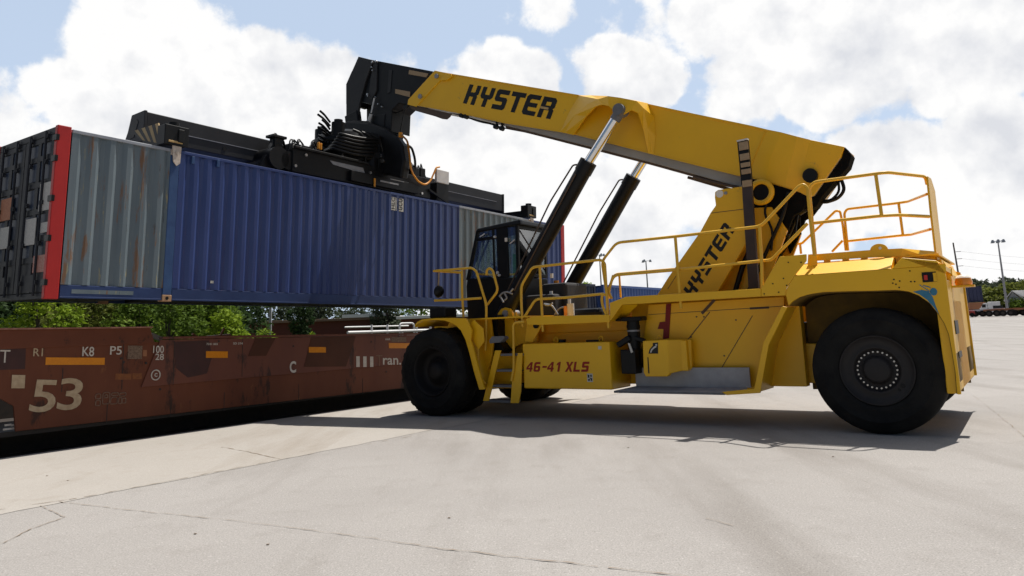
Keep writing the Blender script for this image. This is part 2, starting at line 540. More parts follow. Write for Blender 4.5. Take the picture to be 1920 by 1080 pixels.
# ------------------------------------------------------------------ mesh builder
class MB:
    def __init__(s):
        s.v, s.f, s.mi, s.sm = [], [], [], []
        s.m = 0

    def add(s, vs, fs, smooth=False):
        o = len(s.v)
        s.v += [Vector(x) for x in vs]
        s.f += [[i + o for i in f] for f in fs]
        s.mi += [s.m] * len(fs)
        s.sm += [smooth] * len(fs)

    def hexa(s, c8):
        s.add(c8, [(0, 3, 2, 1), (4, 5, 6, 7), (0, 1, 5, 4), (1, 2, 6, 5), (2, 3, 7, 6), (3, 0, 4, 7)])

    def box(s, x0, x1, y0, y1, z0, z1, fn=None):
        c = [(x0, y0, z0), (x1, y0, z0), (x1, y1, z0), (x0, y1, z0), (x0, y0, z1), (x1, y0, z1), (x1, y1, z1), (x0, y1, z1)]
        if fn:
            c = [fn(*p) for p in c]
        s.hexa(c)

    def bar(s, p0, p1, w, h, up=(0, 0, 1)):
        p0, p1 = Vector(p0), Vector(p1)
        d = (p1 - p0).normalized()
        a = d.cross(Vector(up))
        if a.length < 1e-4:
            a = d.cross(Vector((1, 0, 0)))
        a.normalize()
        b = a.cross(d).normalized()
        a, b = a * w / 2, b * h / 2
        s.hexa([p0 - a - b, p0 + a - b, p1 + a - b, p1 - a - b, p0 - a + b, p0 + a + b, p1 + a + b, p1 - a + b])

    def prism(s, pts, ext):
        """polygon (3-D points) extruded by the vector ext"""
        n = len(pts)
        a = [Vector(p) for p in pts]
        e = Vector(ext)
        b = [p + e for p in a]
        s.add(a + b, [list(range(n)), list(range(2 * n - 1, n - 1, -1))] + [[i, i + n, (i + 1) % n + n, (i + 1) % n] for i in range(n)])

    def loft(s, rows, smooth=True, closed=False):
        n = len(rows[0])
        vs = [p for r in rows for p in r]
        fs = []
        for i in range(len(rows) - 1):
            for j in range(n if closed else n - 1):
                k = (j + 1) % n
                fs.append((i * n + j, i * n + k, (i + 1) * n + k, (i + 1) * n + j))
        s.add(vs, fs, smooth)

    def cyl(s, p0, p1, r, n=20, r1=None, cap=True):
        p0, p1 = Vector(p0), Vector(p1)
        d = (p1 - p0).normalized()
        a = d.orthogonal().normalized()
        b = d.cross(a)
        r1 = r if r1 is None else r1
        A = [p0 + (a * math.cos(t) + b * math.sin(t)) * r for t in [2 * math.pi * i / n for i in range(n)]]
        Bq = [p1 + (a * math.cos(t) + b * math.sin(t)) * r1 for t in [2 * math.pi * i / n for i in range(n)]]
        s.add(A + Bq, [(i, (i + 1) % n, (i + 1) % n + n, i + n) for i in range(n)], True)
        if cap:
            s.add(A, [list(range(n - 1, -1, -1))])
            s.add(Bq, [list(range(n))])

    def tube(s, pts, r, fil=.08, n=8, cap=True):
        P = [Vector(p) for p in pts]
        Q = [P[0]]
        for i in range(1, len(P) - 1):
            a, b, c = P[i - 1], P[i], P[i + 1]
            f = min(fil, (a - b).length * .45, (c - b).length * .45)
            u, w = b + (a - b).normalized() * f, b + (c - b).normalized() * f
            for t in (0, .25, .5, .75, 1):
                Q.append(u * (1 - t) ** 2 + b * 2 * t * (1 - t) + w * t * t)
        Q.append(P[-1])
        nrm = None
        rows = []
        for i, p in enumerate(Q):
            d = (Q[min(i + 1, len(Q) - 1)] - Q[max(i - 1, 0)]).normalized()
            if nrm is None:
                nrm = d.orthogonal().normalized()
            nrm = (nrm - d * nrm.dot(d)).normalized()
            b = d.cross(nrm)
            rows.append([p + (nrm * math.cos(2 * math.pi * k / n) + b * math.sin(2 * math.pi * k / n)) * r for k in range(n)])
        s.loft(rows, True, True)
        if cap:
            s.add(rows[0], [list(range(n - 1, -1, -1))])
            s.add(rows[-1], [list(range(n))])

    def lathe(s, prof, c, axis, n=48):
        """prof = [(radius, distance along axis)]"""
        c, d = Vector(c), Vector(axis).normalized()
        a = d.orthogonal().normalized()
        b = d.cross(a)
        rows = [[c + d * h + (a * math.cos(2 * math.pi * k / n) + b * math.sin(2 * math.pi * k / n)) * r for k in range(n)] for r, h in prof]
        s.loft(rows, True, True)

    def build(s, name, mats, parent=None, bevel=0.0, fix=True, auto=None, solid=0.0):
        me = bpy.data.meshes.new(name)
        me.from_pydata([tuple(x) for x in s.v], [], s.f)
        if isinstance(mats, str):
            mats = [mats]
        for k in mats:
            me.materials.append(MATS[k])
        for p, mi, sm in zip(me.polygons, s.mi, s.sm):
            p.material_index = mi
            p.use_smooth = sm
        if fix:
            bm = bmesh.new()
            bm.from_mesh(me)
            bmesh.ops.recalc_face_normals(bm, faces=bm.faces)
            bm.to_mesh(me)
            bm.free()
        me.validate()
        o = bpy.data.objects.new(name, me)
        col.objects.link(o)
        if parent:
            o.parent = parent
        if solid:
            q = o.modifiers.new('thickness', 'SOLIDIFY')
            q.thickness = solid
            q.offset = 0
        if bevel:
            q = o.modifiers.new('edges', 'BEVEL')
            q.width = bevel
            q.segments = 2
            q.limit_method = 'ANGLE'
            q.angle_limit = R(35)
        return o


def empty(name, M4=None):
    o = bpy.data.objects.new(name, None)
    o.empty_display_size = .3
    col.objects.link(o)
    if M4 is not None:
        o.matrix_world = M4
    return o


def tag(o, label, cat, group=None, kind=None):
    if label:
        o['label'] = label
    if cat:
        o['category'] = cat
    if group:
        o['group'] = group
    if kind:
        o['kind'] = kind
    return o


def frame(o, x, y, z):
    return Matrix(((x.x, y.x, z.x, o.x), (x.y, y.y, z.y, o.y), (x.z, y.z, z.z, o.z), (0, 0, 0, 1)))


_tx = {}


def text_polys(txt, bold=0.0):
    """outline of a word in the built-in font as (verts, faces), unit: cap height about 0.7"""
    key = (txt, bold)
    if key not in _tx:
        c = bpy.data.curves.new('t', 'FONT')
        c.body = txt
        c.size = 1
        c.offset = bold
        c.resolution_u = 4
        o = bpy.data.objects.new('t', c)
        col.objects.link(o)
        dg = bpy.context.evaluated_depsgraph_get()
        me = bpy.data.meshes.new_from_object(o.evaluated_get(dg))
        v = [x.co.copy() for x in me.vertices]
        f = [list(p.vertices) for p in me.polygons]
        bpy.data.objects.remove(o)
        bpy.data.meshes.remove(me)
        x0, x1 = min(p.x for p in v), max(p.x for p in v)
        y0, y1 = min(p.y for p in v), max(p.y for p in v)
        _tx[key] = ([((p.x - x0) / (x1 - x0), (p.y - y0) / (y1 - y0)) for p in v], f)
    return _tx[key]


def word(mb, txt, o, u, v, nrm, off=.006, bold=0.0):
    """the word fills the parallelogram o, o+u (baseline), o+v (height)"""
    o, u, v = Vector(o), Vector(u), Vector(v)
    P, F = text_polys(txt, bold)
    mb.add([o + u * x + v * y + Vector(nrm) * off for x, y in P], F)


BLOCK = {
    'H': [[(0, 0), (.26, 0), (.26, .40), (.50, .40), (.50, 0), (.76, 0), (.76, .42), (.71, .50), (.80, .58), (.80, 1), (.54, 1), (.54, .67), (.49, .62), (.26, .62), (.26, 1), (0, 1)]],
    'Y': [[(.28, 0), (.54, 0), (.54, .40), (.68, .40), (.80, .52), (.80, 1), (.54, 1), (.54, .62), (.26, .62), (.26, 1), (0, 1), (0, .52), (.12, .40), (.28, .40)]],
    'S': [[(0, 0), (.70, 0), (.80, .10), (.80, .52), (.70, .62), (.30, .62), (.26, .66), (.26, .73), (.30, .77), (.80, .77), (.80, 1), (.10, 1), (0, .90), (0, .50), (.10, .40), (.50, .40), (.54, .36), (.54, .27), (.50, .23), (0, .23)]],
    'T': [[(.30, 0), (.56, 0), (.56, .77), (.86, .77), (.86, 1), (0, 1), (0, .77), (.30, .77)]],
    'E': [[(.12, 0), (.80, 0), (.80, .22), (.32, .22), (.26, .28), (.26, .40), (.74, .40), (.74, .61), (.26, .61), (.26, .72), (.32, .78), (.80, .78), (.80, 1), (.12, 1), (0, .88), (0, .12)]],
    '4': [[(.46, 0), (.70, 0), (.70, 1), (.46, 1)], [(0, .22), (.46, .22), (.46, .42), (.22, .42), (.46, .74), (.46, 1), (0, .44)], [(.70, .22), (.80, .22), (.80, .42), (.70, .42)]],
    '6': [[(.12, 0), (.26, 0), (.26, .72), (.32, .78), (.74, .78), (.74, 1), (.14, 1), (0, .86), (0, .12)], [(.26, 0), (.68, 0), (.80, .12), (.80, .48), (.68, .60), (.26, .60), (.26, .40), (.54, .40), (.54, .20), (.26, .20)]],
    '-': [[(.12, .40), (.66, .40), (.66, .60), (.12, .60)]],
    '1': [[(.34, 0), (.60, 0), (.60, 1), (.40, 1), (.16, .82), (.16, .62), (.34, .72)]],
    'X': [[(-.04, 0), (.24, 0), (.40, .32), (.56, 0), (.84, 0), (.55, .5), (.84, 1), (.56, 1), (.40, .68), (.24, 1), (-.04, 1), (.25, .5)]],
    'L': [[(0, 0), (.76, 0), (.76, .22), (.26, .22), (.26, 1), (0, 1)]],
    ' ': [],
    'R': [[(0, 0), (.26, 0), (.26, 1), (0, 1)], [(.26, .38), (.54, .38), (.54, 0), (.80, 0), (.80, .40), (.72, .48), (.80, .54), (.80, .88), (.68, 1), (.26, 1), (.26, .78), (.54, .78), (.54, .60), (.26, .60)]],
}


def block_word(mb, txt, o, u, v, nrm, off=.006):
    o, u, v, nrm = Vector(o), Vector(u), Vector(v), Vector(nrm)
    wid = {' ': .62, '-': .78, '1': .74}
    tot = sum(wid.get(c, 1.0) for c in txt) - .18
    x0 = 0
    for ch in txt:
        for poly in BLOCK[ch]:
            mb.add([o + u * ((x0 + x * 1.06) / tot) + v * y + nrm * off for x, y in poly], [list(range(len(poly)))])
        x0 += wid.get(ch, 1.0)


Y1 = Vector((0, 1, 0))

# ================================================================== THE SETTING
def rise(x, y):
    t = min(1, max(0, (y - 65) / 65))
    return 1.25 * t * t * (3 - 2 * t)


def sheet(name, als, ws, z, m, drop=None):
    mb = MB()
    rows = []
    for a in als:
        row = []
        for w in ws:
            P = rworld(a, w, 0)
            row.append(P + UP * (z + rise(P.x, P.y)))
        rows.append(row)
    mb.loft(rows, True)
    if drop:
        i, dz = drop
        e = [r[i] for r in rows]
        mb.loft([e, [p - UP * dz for p in e]], False)
    o = mb.build(name, m, fix=False)
    return tag(o, None, None, kind='structure')


ALS = [-400, -120, -40, -10, 0, 10, 20, 30, 40, 50, 60, 70, 80, 90, 100, 115, 130, 150, 180, 240, 400, 900, 2500, 5000]
WNEG = [-4000, -1500, -600, -300, -160, -90, -60, -40, -20, 0, 9, 13.55]
sheet('yard', ALS, WNEG, 0, 'yard', drop=(len(WNEG) - 1, 1.2))
sheet('track_bed', ALS, [13.56, 19.5], -.27, 'ballast')
sheet('land', ALS, [19.5, 24, 40, 60, 90, 130, 180, 260, 500, 1500, 4000], -.05, 'soil')
mb = MB()
ed = []
a = -12.0
while a < 70:
    ed.append((a, 8.98 + random.uniform(-.035, .035)))
    a += random.uniform(.12, .45)
mb.loft([[rworld(a, w, .004) for a, w in ed], [rworld(a, 13.549, .004) for a, w in ed]], False)
tag(mb.build('apron', 'apron', fix=False), None, None, kind='structure')


def crack(pts, w0, m, z=.008, wob=.012, gaps=0.0, step=.07):
    mb = MB()
    P = [gz(x, y, z) for x, y in pts]
    for p, q in zip(P, P[1:]):
        n = max(2, int((q - p).length / step))
        d = (q - p).normalized()
        s = d.cross(UP)
        off = 0
        strip = []
        for i in range(n + 1):
            off = off * .8 + random.uniform(-wob, wob)
            if i in (0, n):
                off *= .3
            c = p.lerp(q, i / n) + s * off
            w = w0 * random.choice((.15, .3, .5, .8, 1.1)) * .40
            strip.append((c - s * w, c + s * w))
        for i in range(n):
            if random.random() < gaps:
                continue
            mb.add([strip[i][0], strip[i][1], strip[i + 1][1], strip[i + 1][0]], [(0, 1, 2, 3)])
    o = mb.build('pavement_crack', m, fix=False)
    return tag(o, None, None, kind='structure')


crack([(112, 940), (215, 953), (420, 973), (640, 1001), (820, 1027)], .014, 'joint', gaps=.02)
crack([(820, 1027), (1050, 1052), (1300, 1082), (1500, 1104)], .022, 'joint', gaps=.02)
crack([(75, 948), (100, 958), (124, 968), (60, 990), (8, 1017), (-60, 1030)], .016, 'joint', gaps=.02)
crack([(128, 969), (170, 958), (215, 953)], .012, 'joint', gaps=.5)
crack([(415, 838), (470, 848), (528, 861)], .03, 'joint', gaps=.02)
crack([(0, 955), (130, 936), (300, 905), (400, 885), (520, 862)], .022, 'joint', z=.009, gaps=.25)
crack([(520, 862), (640, 841), (800, 812)], .022, 'joint', z=.009, gaps=.5)
crack([(1290, 966), (1340, 975), (1390, 988)], .010, 'joint', gaps=.5)
crack([(1822, 738), (1860, 768), (1905, 806), (1960, 850)], .012, 'joint', gaps=.35)
crack([(1845, 690), (1960, 700)], .05, 'joint_soft', gaps=.2)
crack([(1835, 640), (1900, 655), (1960, 660)], .08, 'joint_soft', gaps=.2)
crack([(1815, 618), (1960, 627)], .12, 'joint_soft', gaps=.02)
crack([(1830, 664), (1960, 672)], .05, 'joint_soft', gaps=.3)
# bits of grit lying on the yard
mb = MB()
for x, y in ((366, 1002), (502, 1022), (88, 893), (127, 902), (842, 972), (1178, 840), (1562, 857), (1806, 772)):
    p = gz(x, y, .0)
    mb.box(p.x - .011, p.x + .012, p.y - .007, p.y + .008, .0045, .010)
tag(mb.build('gravel_grit', 'joint', fix=True), 'loose dark grit scattered on the pale concrete', 'grit', kind='stuff')


# ------------------------------------------------------------------ trees
def leaf_mesh(name, m, blobs, n, size, seed, squash=1.0):
    """many leaf-sized faces through the volume of a few uneven clumps; 'tone' varies by clump"""
    rnd = random.Random(seed)
    v, f, tone = [], [], []
    tot = sum(b[3] ** 2 for b in blobs)
    for (cx, cy, cz, r) in blobs:
        base = rnd.uniform(.1, .8)
        for _ in range(int(n * r * r / tot)):
            while True:
                d = Vector((rnd.uniform(-1, 1), rnd.uniform(-1, 1), rnd.uniform(-1, 1)))
                if .05 < d.length <= 1:
                    break
            k = d.length ** -.55
            d = d * min(k, 1 / d.length) * r * rnd.uniform(.72, 1.06)
            p = Vector((cx, cy, cz)) + Vector((d.x, d.y, d.z * squash))
            s = size * rnd.uniform(.5, 1.3)
            u = Vector((rnd.gauss(0, 1), rnd.gauss(0, 1), rnd.gauss(0, .6))).normalized()
            w = u.cross(Vector((rnd.gauss(0, 1), rnd.gauss(0, 1), rnd.gauss(0, 1)))).normalized()
            i = len(v)
            v += [p - u * s, p - w * s * .45, p + u * s, p + w * s * .45]
            f.append((i, i + 1, i + 2, i + 3))
            tone.append(min(1, max(0, base + rnd.uniform(-.3, .3))))
    me = bpy.data.meshes.new(name)
    me.from_pydata([tuple(x) for x in v], [], f)
    me.materials.append(MATS[m])
    at_ = me.attributes.new('tone', 'FLOAT', 'FACE')
    for i, t in enumerate(tone):
        at_.data[i].value = t
    return me


def trunk_mesh(h, r, limbs, seed):
    rnd = random.Random(seed)
    mb = MB()
    mb.cyl((0, 0, -.8), (0, 0, h), r, 9, r * .55)
    for (x, y, z) in limbs:
        mb.cyl((0, 0, h * rnd.uniform(.6, .95)), (x * .8, y * .8, z), r * .42, 6, r * .1)
    me_o = mb.build('trunk', 'bark')
    return me_o


def tree(P, h, w, m, label, seed, n=2600, leaf=.13, group='trees beyond the railcar', name='leafy_tree', low=.12, cat='tree'):
    rnd = random.Random(seed)
    root = empty(name, Matrix.Translation(P))
    blobs = []
    k = 13
    for i in range(k):
        t = (i + .5) / k
        z = h * (low + (1 - low) * t * .93)
        wr = w * .5 * math.sin(math.pi * min(1, .22 + t * .70)) ** .7
        a = i * 2.4 + rnd.uniform(-.5, .5)
        rr = rnd.uniform(.2, .75) * wr
        blobs.append((math.cos(a) * rr, math.sin(a) * rr, z, w * rnd.uniform(.16, .27)))
    cr = bpy.data.objects.new('crown', leaf_mesh('crown', m, blobs, n, leaf, seed, .85))
    col.objects.link(cr)
    cr.parent = root
    t = trunk_mesh(h * .62, max(.08, h * .022), [b[:3] for b in blobs[4::2]], seed)
    t.parent = root
    tag(root, label, cat, group)
    return root


def ground_of(P):
    return Vector((P.x, P.y, rise(P.x, P.y) - .05))


def tree_at(px, Y, h, w, m, label, seed, **k):
    P = at(px, 600, Y)
    return tree(ground_of(P), h, w, m, label, seed, **k)


G = 'trees and bushes beyond the railcar'
for i_, px_ in enumerate((20, 95, 170, 240, 320, 385)):
    tree_at(px_, 39 + (i_ % 2) * 2, 5.6 + (i_ % 3) * .4, 6.4, 'leaf_dark', ('dark backdrop tree behind the bright bush at the left', 'dark backdrop tree between the bright bush and the olive bush', 'dark backdrop tree behind the olive bush', 'dark backdrop tree behind the step of the railcar end', 'dark backdrop tree behind the narrow sapling', 'dark backdrop tree behind the tall full green tree')[i_], 70 + i_, n=6500, leaf=.22, group=G, low=.02)
tree_at(-25, 34, 6.6, 6.0, 'leaf_dark', 'dark tree at the far left edge, behind the bright bush over the railcar end', 1, n=3200, group=G)
tree_at(72, 27, 4.6, 3.2, 'leaf_bright', 'bright yellow-green bush above the raised end of the railcar, leftmost of the light ones', 2, n=4200, leaf=.10, group=G, name='bush', low=.02, cat='bush')
tree_at(178, 30, 4.4, 5.2, 'leaf_olive', 'dull olive bush with long blades above the middle of the raised railcar end', 3, n=5200, leaf=.14, group=G, name='bush', low=.02, cat='bush')
tree_at(262, 29, 4.2, 3.4, 'leaf_mid', 'mid green bush where the raised railcar end steps down', 4, n=3600, leaf=.11, group=G, name='bush', low=.02, cat='bush')
tree_at(300, 36, 6.2, 5.0, 'leaf_dark', 'shadowy dark tree in the gap right of the raised railcar end', 5, n=3600, group=G)
tree_at(318, 26.5, 4.0, 1.9, 'leaf_mid', 'narrow leafy sapling just right of the railcar step', 6, n=2600, leaf=.09, group=G, name='sapling', low=.02)
tree_at(352, 28, 3.7, 2.6, 'leaf_mid', 'rounded green tree over the orange railcar fitting', 7, n=3400, leaf=.10, group=G, low=.04)
tree_at(398, 30, 4.3, 3.2, 'leaf_mid', 'tall full green tree left of the bright sprawling bush', 8, n=4200, leaf=.11, group=G, low=.04)
tree_at(424, 27, 2.9, 2.2, 'leaf_bright', 'bright sprawling bush leaning right toward the red-brown building', 9, n=3600, leaf=.09, group=G, name='bush', low=.02, cat='bush')
tree_at(455, 27, 2.15, 1.6, 'leaf_bright', 'low bright bush at the left end of the red-brown building', 10, n=1600, leaf=.08, group=G, name='bush', low=.02, cat='bush')
tree_at(505, 27, 2.15, 1.3, 'leaf_bright', 'small bright bush at the foot of the thin grey pole', 11, n=1500, leaf=.07, group=G, name='bush', low=.02, cat='bush')
tree_at(440, 46, 7.2, 5.5, 'leaf_dark', 'broad dark tree behind the left end of the red-brown building', 12, n=4200, leaf=.16, group=G)
tree_at(535, 100, 7.6, 12, 'leaf_far', 'hazy dark tree standing behind the roof of the red-brown building left of the conifer', 13, n=3400, leaf=.32, group=G)
tree_at(565, 43, 4.6, 2.5, 'leaf_dark', 'dense dark conical tree splitting the red-brown building front', 14, n=4200, leaf=.11, group=G, low=.03)
tree_at(602, 105, 7.8, 8, 'leaf_far', 'hazy dark tree behind the roof just right of the conifer', 15, n=2600, leaf=.3, group=G)
tree_at(660, 120, 5.6, 9, 'leaf_far', 'low far tree line clump on the skyline left of the white-edged roof end', 16, n=2600, leaf=.3, group=G)
tree_at(727, 60, 5.6, 3.4, 'leaf_far', 'grey-green tree in the gap between the two red-brown buildings', 17, n=3600, leaf=.17, group=G, low=.03)
tree_at(790, 95, 8.4, 11, 'leaf_mid', 'sunlit tree behind the white-roofed red building', 18, n=3400, leaf=.25, group=G)
tree_at(905, 95, 8.6, 10, 'leaf_mid', 'tree half hidden behind the front fender and container', 19, n=2200, leaf=.28, group=G)
tree_at(588, 27.5, 2.05, .9, 'leaf_bright', 'tiny bright shrub peeping over the railcar edge below the conifer', 20, n=700, leaf=.06, group=G, name='shrub', low=.02, cat='bush')
tree_at(1106, 75, 6.4, 3.2, 'leaf_bright', 'small yellow-green treetop above the parked navy container', 21, n=2600, leaf=.16, group=G)

# far right skyline
G2 = 'trees on the far right skyline'
for i, (px, Y, h, w, m, lb) in enumerate((
        (1800, 190, 7.9, 18, 'leaf_far', 'dark far tree behind the wooden power pole'),
        (1832, 185, 8.4, 13, 'leaf_far', 'round dark far tree right of the wooden power pole, over the left navy container'),
        (1852, 210, 6.8, 15, 'leaf_far', 'low dark far tree over the right navy container'),
        (1876, 215, 7.3, 15, 'leaf_far', 'dark far tree just left of the tall light mast'),
        (1898, 205, 8.6, 14, 'leaf_far', 'tallest dark far tree, right of the tall light mast'),
        (1922, 205, 8.0, 14, 'leaf_far', 'dark far tree at the right edge above the shed'),
        (1945, 200, 7.6, 14, 'leaf_far', 'dark far tree just outside the right edge'),
        (1860, 165, 4.6, 12, 'leaf_olive', 'paler olive bush right of the right navy container'),
        (1885, 160, 5.0, 11, 'leaf_olive', 'paler olive bush behind the foot of the tall light mast'),
        (1910, 160, 5.5, 12, 'leaf_olive', 'paler olive bush above the grey shed'),
        (1935, 160, 5.6, 12, 'leaf_olive', 'paler olive bush beyond the right edge of the shed'))):
    tree_at(px, Y, h, w, m, lb, 40 + i, n=5200, leaf=.55, group=G2, name='far_tree', low=.03)
for i, (px, lb) in enumerate(((1908, 'green bush under the eave of the grey shed, left one'), (1922, 'green bush under the eave of the grey shed, right one'))):
    tree_at(px, 139, 3.0, 3.4, 'leaf_mid', lb, 60 + i, n=900, leaf=.2, group=G2, name='bush', low=.02, cat='bush')


# ------------------------------------------------------------------ buildings, poles and far things
def house(name, px0, px1, Y, htop, depth, label, wall='house_red', white=True):
    P0, P1 = at(px0, 600, Y), at(px1, 600, Y)
    ctr_ = P0 * .5 + P1 * .5
    ctr_.z = 0
    root = empty(name, Matrix.Translation(ctr_))
    x0, x1 = P0.x - (P0.x + P1.x) / 2, P1.x - (P0.x + P1.x) / 2
    mb = MB()
    mb.box(x0, x1, 0, depth, -1.5, htop)
    mb.build('wall', wall, root)
    mb = MB()
    mb.box(x0 - .3, x1 + .3, -.35, depth + .3, htop + .002, htop + .20)
    mb.build('roof', 'roof_white' if white else 'patch', root, bevel=.02)
    tag(root, label, 'building')
    return root, x0, x1


def zat(px, py, Y):
    return at(px, py, Y).z


h1, xa, xb = house('brick_building', 458, 716, 60, zat(600, 603, 60), 12, 'long red-brown building seen under the container, dark conifer before it', white=False)
mb = MB()
mb.box(xb - 3.2, xb + .35, -.42, 9, zat(600, 603, 60) + .21, zat(600, 603, 60) + .48)
mb.build('roof_edge', 'roof_white', h1)
h2, xa, xb = house('small_red_building', 752, 905, 52, zat(770, 598, 52), 9, 'smaller dark red building with a white roof edge beside the front fender')
for i in range(3):
    mb = MB()
    mb.box(xa + .4 + i * 1.9, xa + 2.0 + i * 1.9, -.06, -.004, .4, 1.75)
    w = mb.build('window', 'white_paint', h2)
    mb = MB()
    mb.box(xa + .52 + i * 1.9, xa + 1.88 + i * 1.9, -.075, -.062, .55, 1.65)
    mb.build('pane', 'dark_glass', w)
mb = MB()
p = at(507, 600, 50)
mb.cyl((p.x, p.y, -.3), (p.x, p.y, 8), .10, 10, .08)
tag(mb.build('utility_pole', 'galv'), 'thin plain grey pole in front of the red-brown building', 'pole')

# white pipe handrail beyond the railcar
root = empty('pipe_railing', Matrix.Translation(rworld(17.7, 20, 0)))
a0, a1 = 17.7, 22.6
org = rworld(17.7, 20, 0)


def rr(a, z, w=20.0):
    return rworld(a, w, z) - org


mb = MB()
mb.cyl(rr(a0 - .1, 1.86), rr(a1 + 1.5, 1.86), .052, 12)
mb.cyl(rr(a0 + .2, 2.06, 20.5), rr(a0 + 3.5, 2.06, 20.5), .03, 8)
mb.build('rail', 'white_paint', root)
for i in range(7):
    mb = MB()
    a = a0 + .25 + i * .8
    mb.cyl(rr(a, -.2), rr(a, 2.12 if i % 3 else 1.86), .04, 8)
    mb.build('post', 'white_paint', root)
mb = MB()
mb.tube([rr(a0 + 2.5, 1.2), rr(a0 + 2.5, 2.15), rr(a0 + 3.3, 2.15), rr(a0 + 3.3, 1.2)], .035, .15)
mb.build('hoop', 'white_paint', root)
tag(root, 'white pipe railing with a hoop beyond the railcar, below the red buildings', 'railing')


def mast(px, pytop, Y, r, label, heads, group):
    top = at(px, pytop, Y)
    root = empty('light_mast', Matrix.Translation((top.x, top.y, rise(top.x, top.y))))
    H = top.z - rise(top.x, top.y)
    mb = MB()
    mb.cyl((0, 0, -.5), (0, 0, H), r, 12, r * .5)
    mb.build('pole', 'galv', root)
    for k in range(heads):
        a = 2 * math.pi * k / heads
        mb = MB()
        c = Vector((math.cos(a) * r * 4.2, math.sin(a) * r * 4.2, H + .02))
        mb.bar((0, 0, H - .05), c, r * .35, r * .35)
        mb.cyl(c + Vector((0, 0, -r * 1.3)), c + Vector((0, 0, r * .9)), r * 1.5, 12, r * .7)
        mb.build('lamp_head', 'lamp_glass', root)
    tag(root, label, 'light mast', group)


mast(1871, 452, 128, .22, 'tall grey high-mast light with a ring of lamps at the far right', 6, 'light masts')
mast(1211, 489, 150, .22, 'thin light mast with paired lamps above the ribbed blue container', 3, 'light masts')
mast(1124, 478, 150, .22, 'thin light mast close behind the far lift cylinder', 5, 'light masts')

top = at(1787, 455, 120)
root = empty('power_pole', Matrix.Translation((top.x, top.y, rise(top.x, top.y))))
H = top.z - rise(top.x, top.y)
mb = MB()
mb.cyl((.5, 0, -.5), (0, 0, H), .19, 10, .11)
mb.build('pole', 'wood_pole', root)
for dz in (1.55, 2.75, 3.95):
    mb = MB()
    mb.cyl((0.05 + dz * .03, 0, H - dz), (1.0 + dz * .03, -.1, H - dz + .03), .045, 6)
    mb.build('insulator_arm', 'wood_pole', root)
tag(root, 'wooden power pole with three short arms behind the tail of the machine', 'power pole')
# sagging wires are part of the far pole line
mb = MB()
for dz in (1.5, 2.7, 3.9):
    a = Vector((top.x + 1.0, top.y, top.z - dz))
    b = a + Vector((60, 25, .8))
    mb.tube([a.lerp(b, t / 8) - UP * (4 * 1.6 * (t / 8) * (1 - t / 8)) for t in range(9)], .012, .01, 4)
tag(mb.build('power_line', 'iron'), 'thin sagging power wires running right from the wooden pole', 'wires')


def ribbed_side(mb, fn, l0, l1, w0, h0, h1, pitch=.277, dep=.036, phase=0.0):
    """corrugated sheet between l0 and l1: fn(l, w, h) -> point; w grows away from the outside"""
    xs = []
    l = l0 + phase
    k = pitch / .277
    while l < l1 - .05:
        for dx, w in ((0, 0), (.072, 0), (.140, dep), (.209, dep)):
            x = l + dx * k
            if x < l1:
                xs.append((x, w0 + w))
        l += pitch
    xs = [(l0, w0)] + [q for q in xs if q[0] > l0 + 1e-3] + [(l1, w0)]
    mb.loft([[fn(x, w, h0) for x, w in xs], [fn(x, w, h1) for x, w in xs]], False)


def box_container(name, org, ax, up_, length, wid, hgt, m, label, group, ribs=True):
    """simple freight container with frame, ribbed sides and end doors; ax = long axis, org = near lower corner"""
    ax = ax.normalized()
    fa = up_.cross(ax)
    root = empty(name, frame(org, ax, fa, up_))
    ident = lambda l, w, h: Vector((l, w, h))
    mb = MB()
    for w in (0, wid - .12):
        for z in (0, hgt - .1):
            mb.box(0, length, w, w + .12, z, z + .1)
        for l in (0, length - .14):
            mb.box(l + .001, l + .139, w + .001, w + .119, .1, hgt - .1)
    mb.box(0.02, length - .02, .12, wid - .12, hgt - .06, hgt - .03)
    mb.box(0.02, length - .02, .12, wid - .12, .06, .1)
    mb.build('frame', m, root)
    mb = MB()
    ribbed_side(mb, ident, .14, length - .14, .03, .1, hgt - .1)
    ribbed_side(mb, lambda l, w, h: Vector((l, wid - w, h)), .14, length - .14, .03, .1, hgt - .1)
    mb.build('side_wall', m, root, fix=False)
    mb = MB()
    mb.box(length - .06, length - .03, .12, wid - .12, .1, hgt - .1)
    mb.build('front_wall', m, root)
    mb = MB()
    mb.box(.03, .06, .12, wid - .12, .1, hgt - .1)
    for k in range(4):
        w = .3 + k * (wid - .6) / 3
        mb.cyl((.0, w, .12), (.0, w, hgt - .12), .022, 6)
    mb.build('door', m, root)
    tag(root, label, 'shipping container', group)
    return root


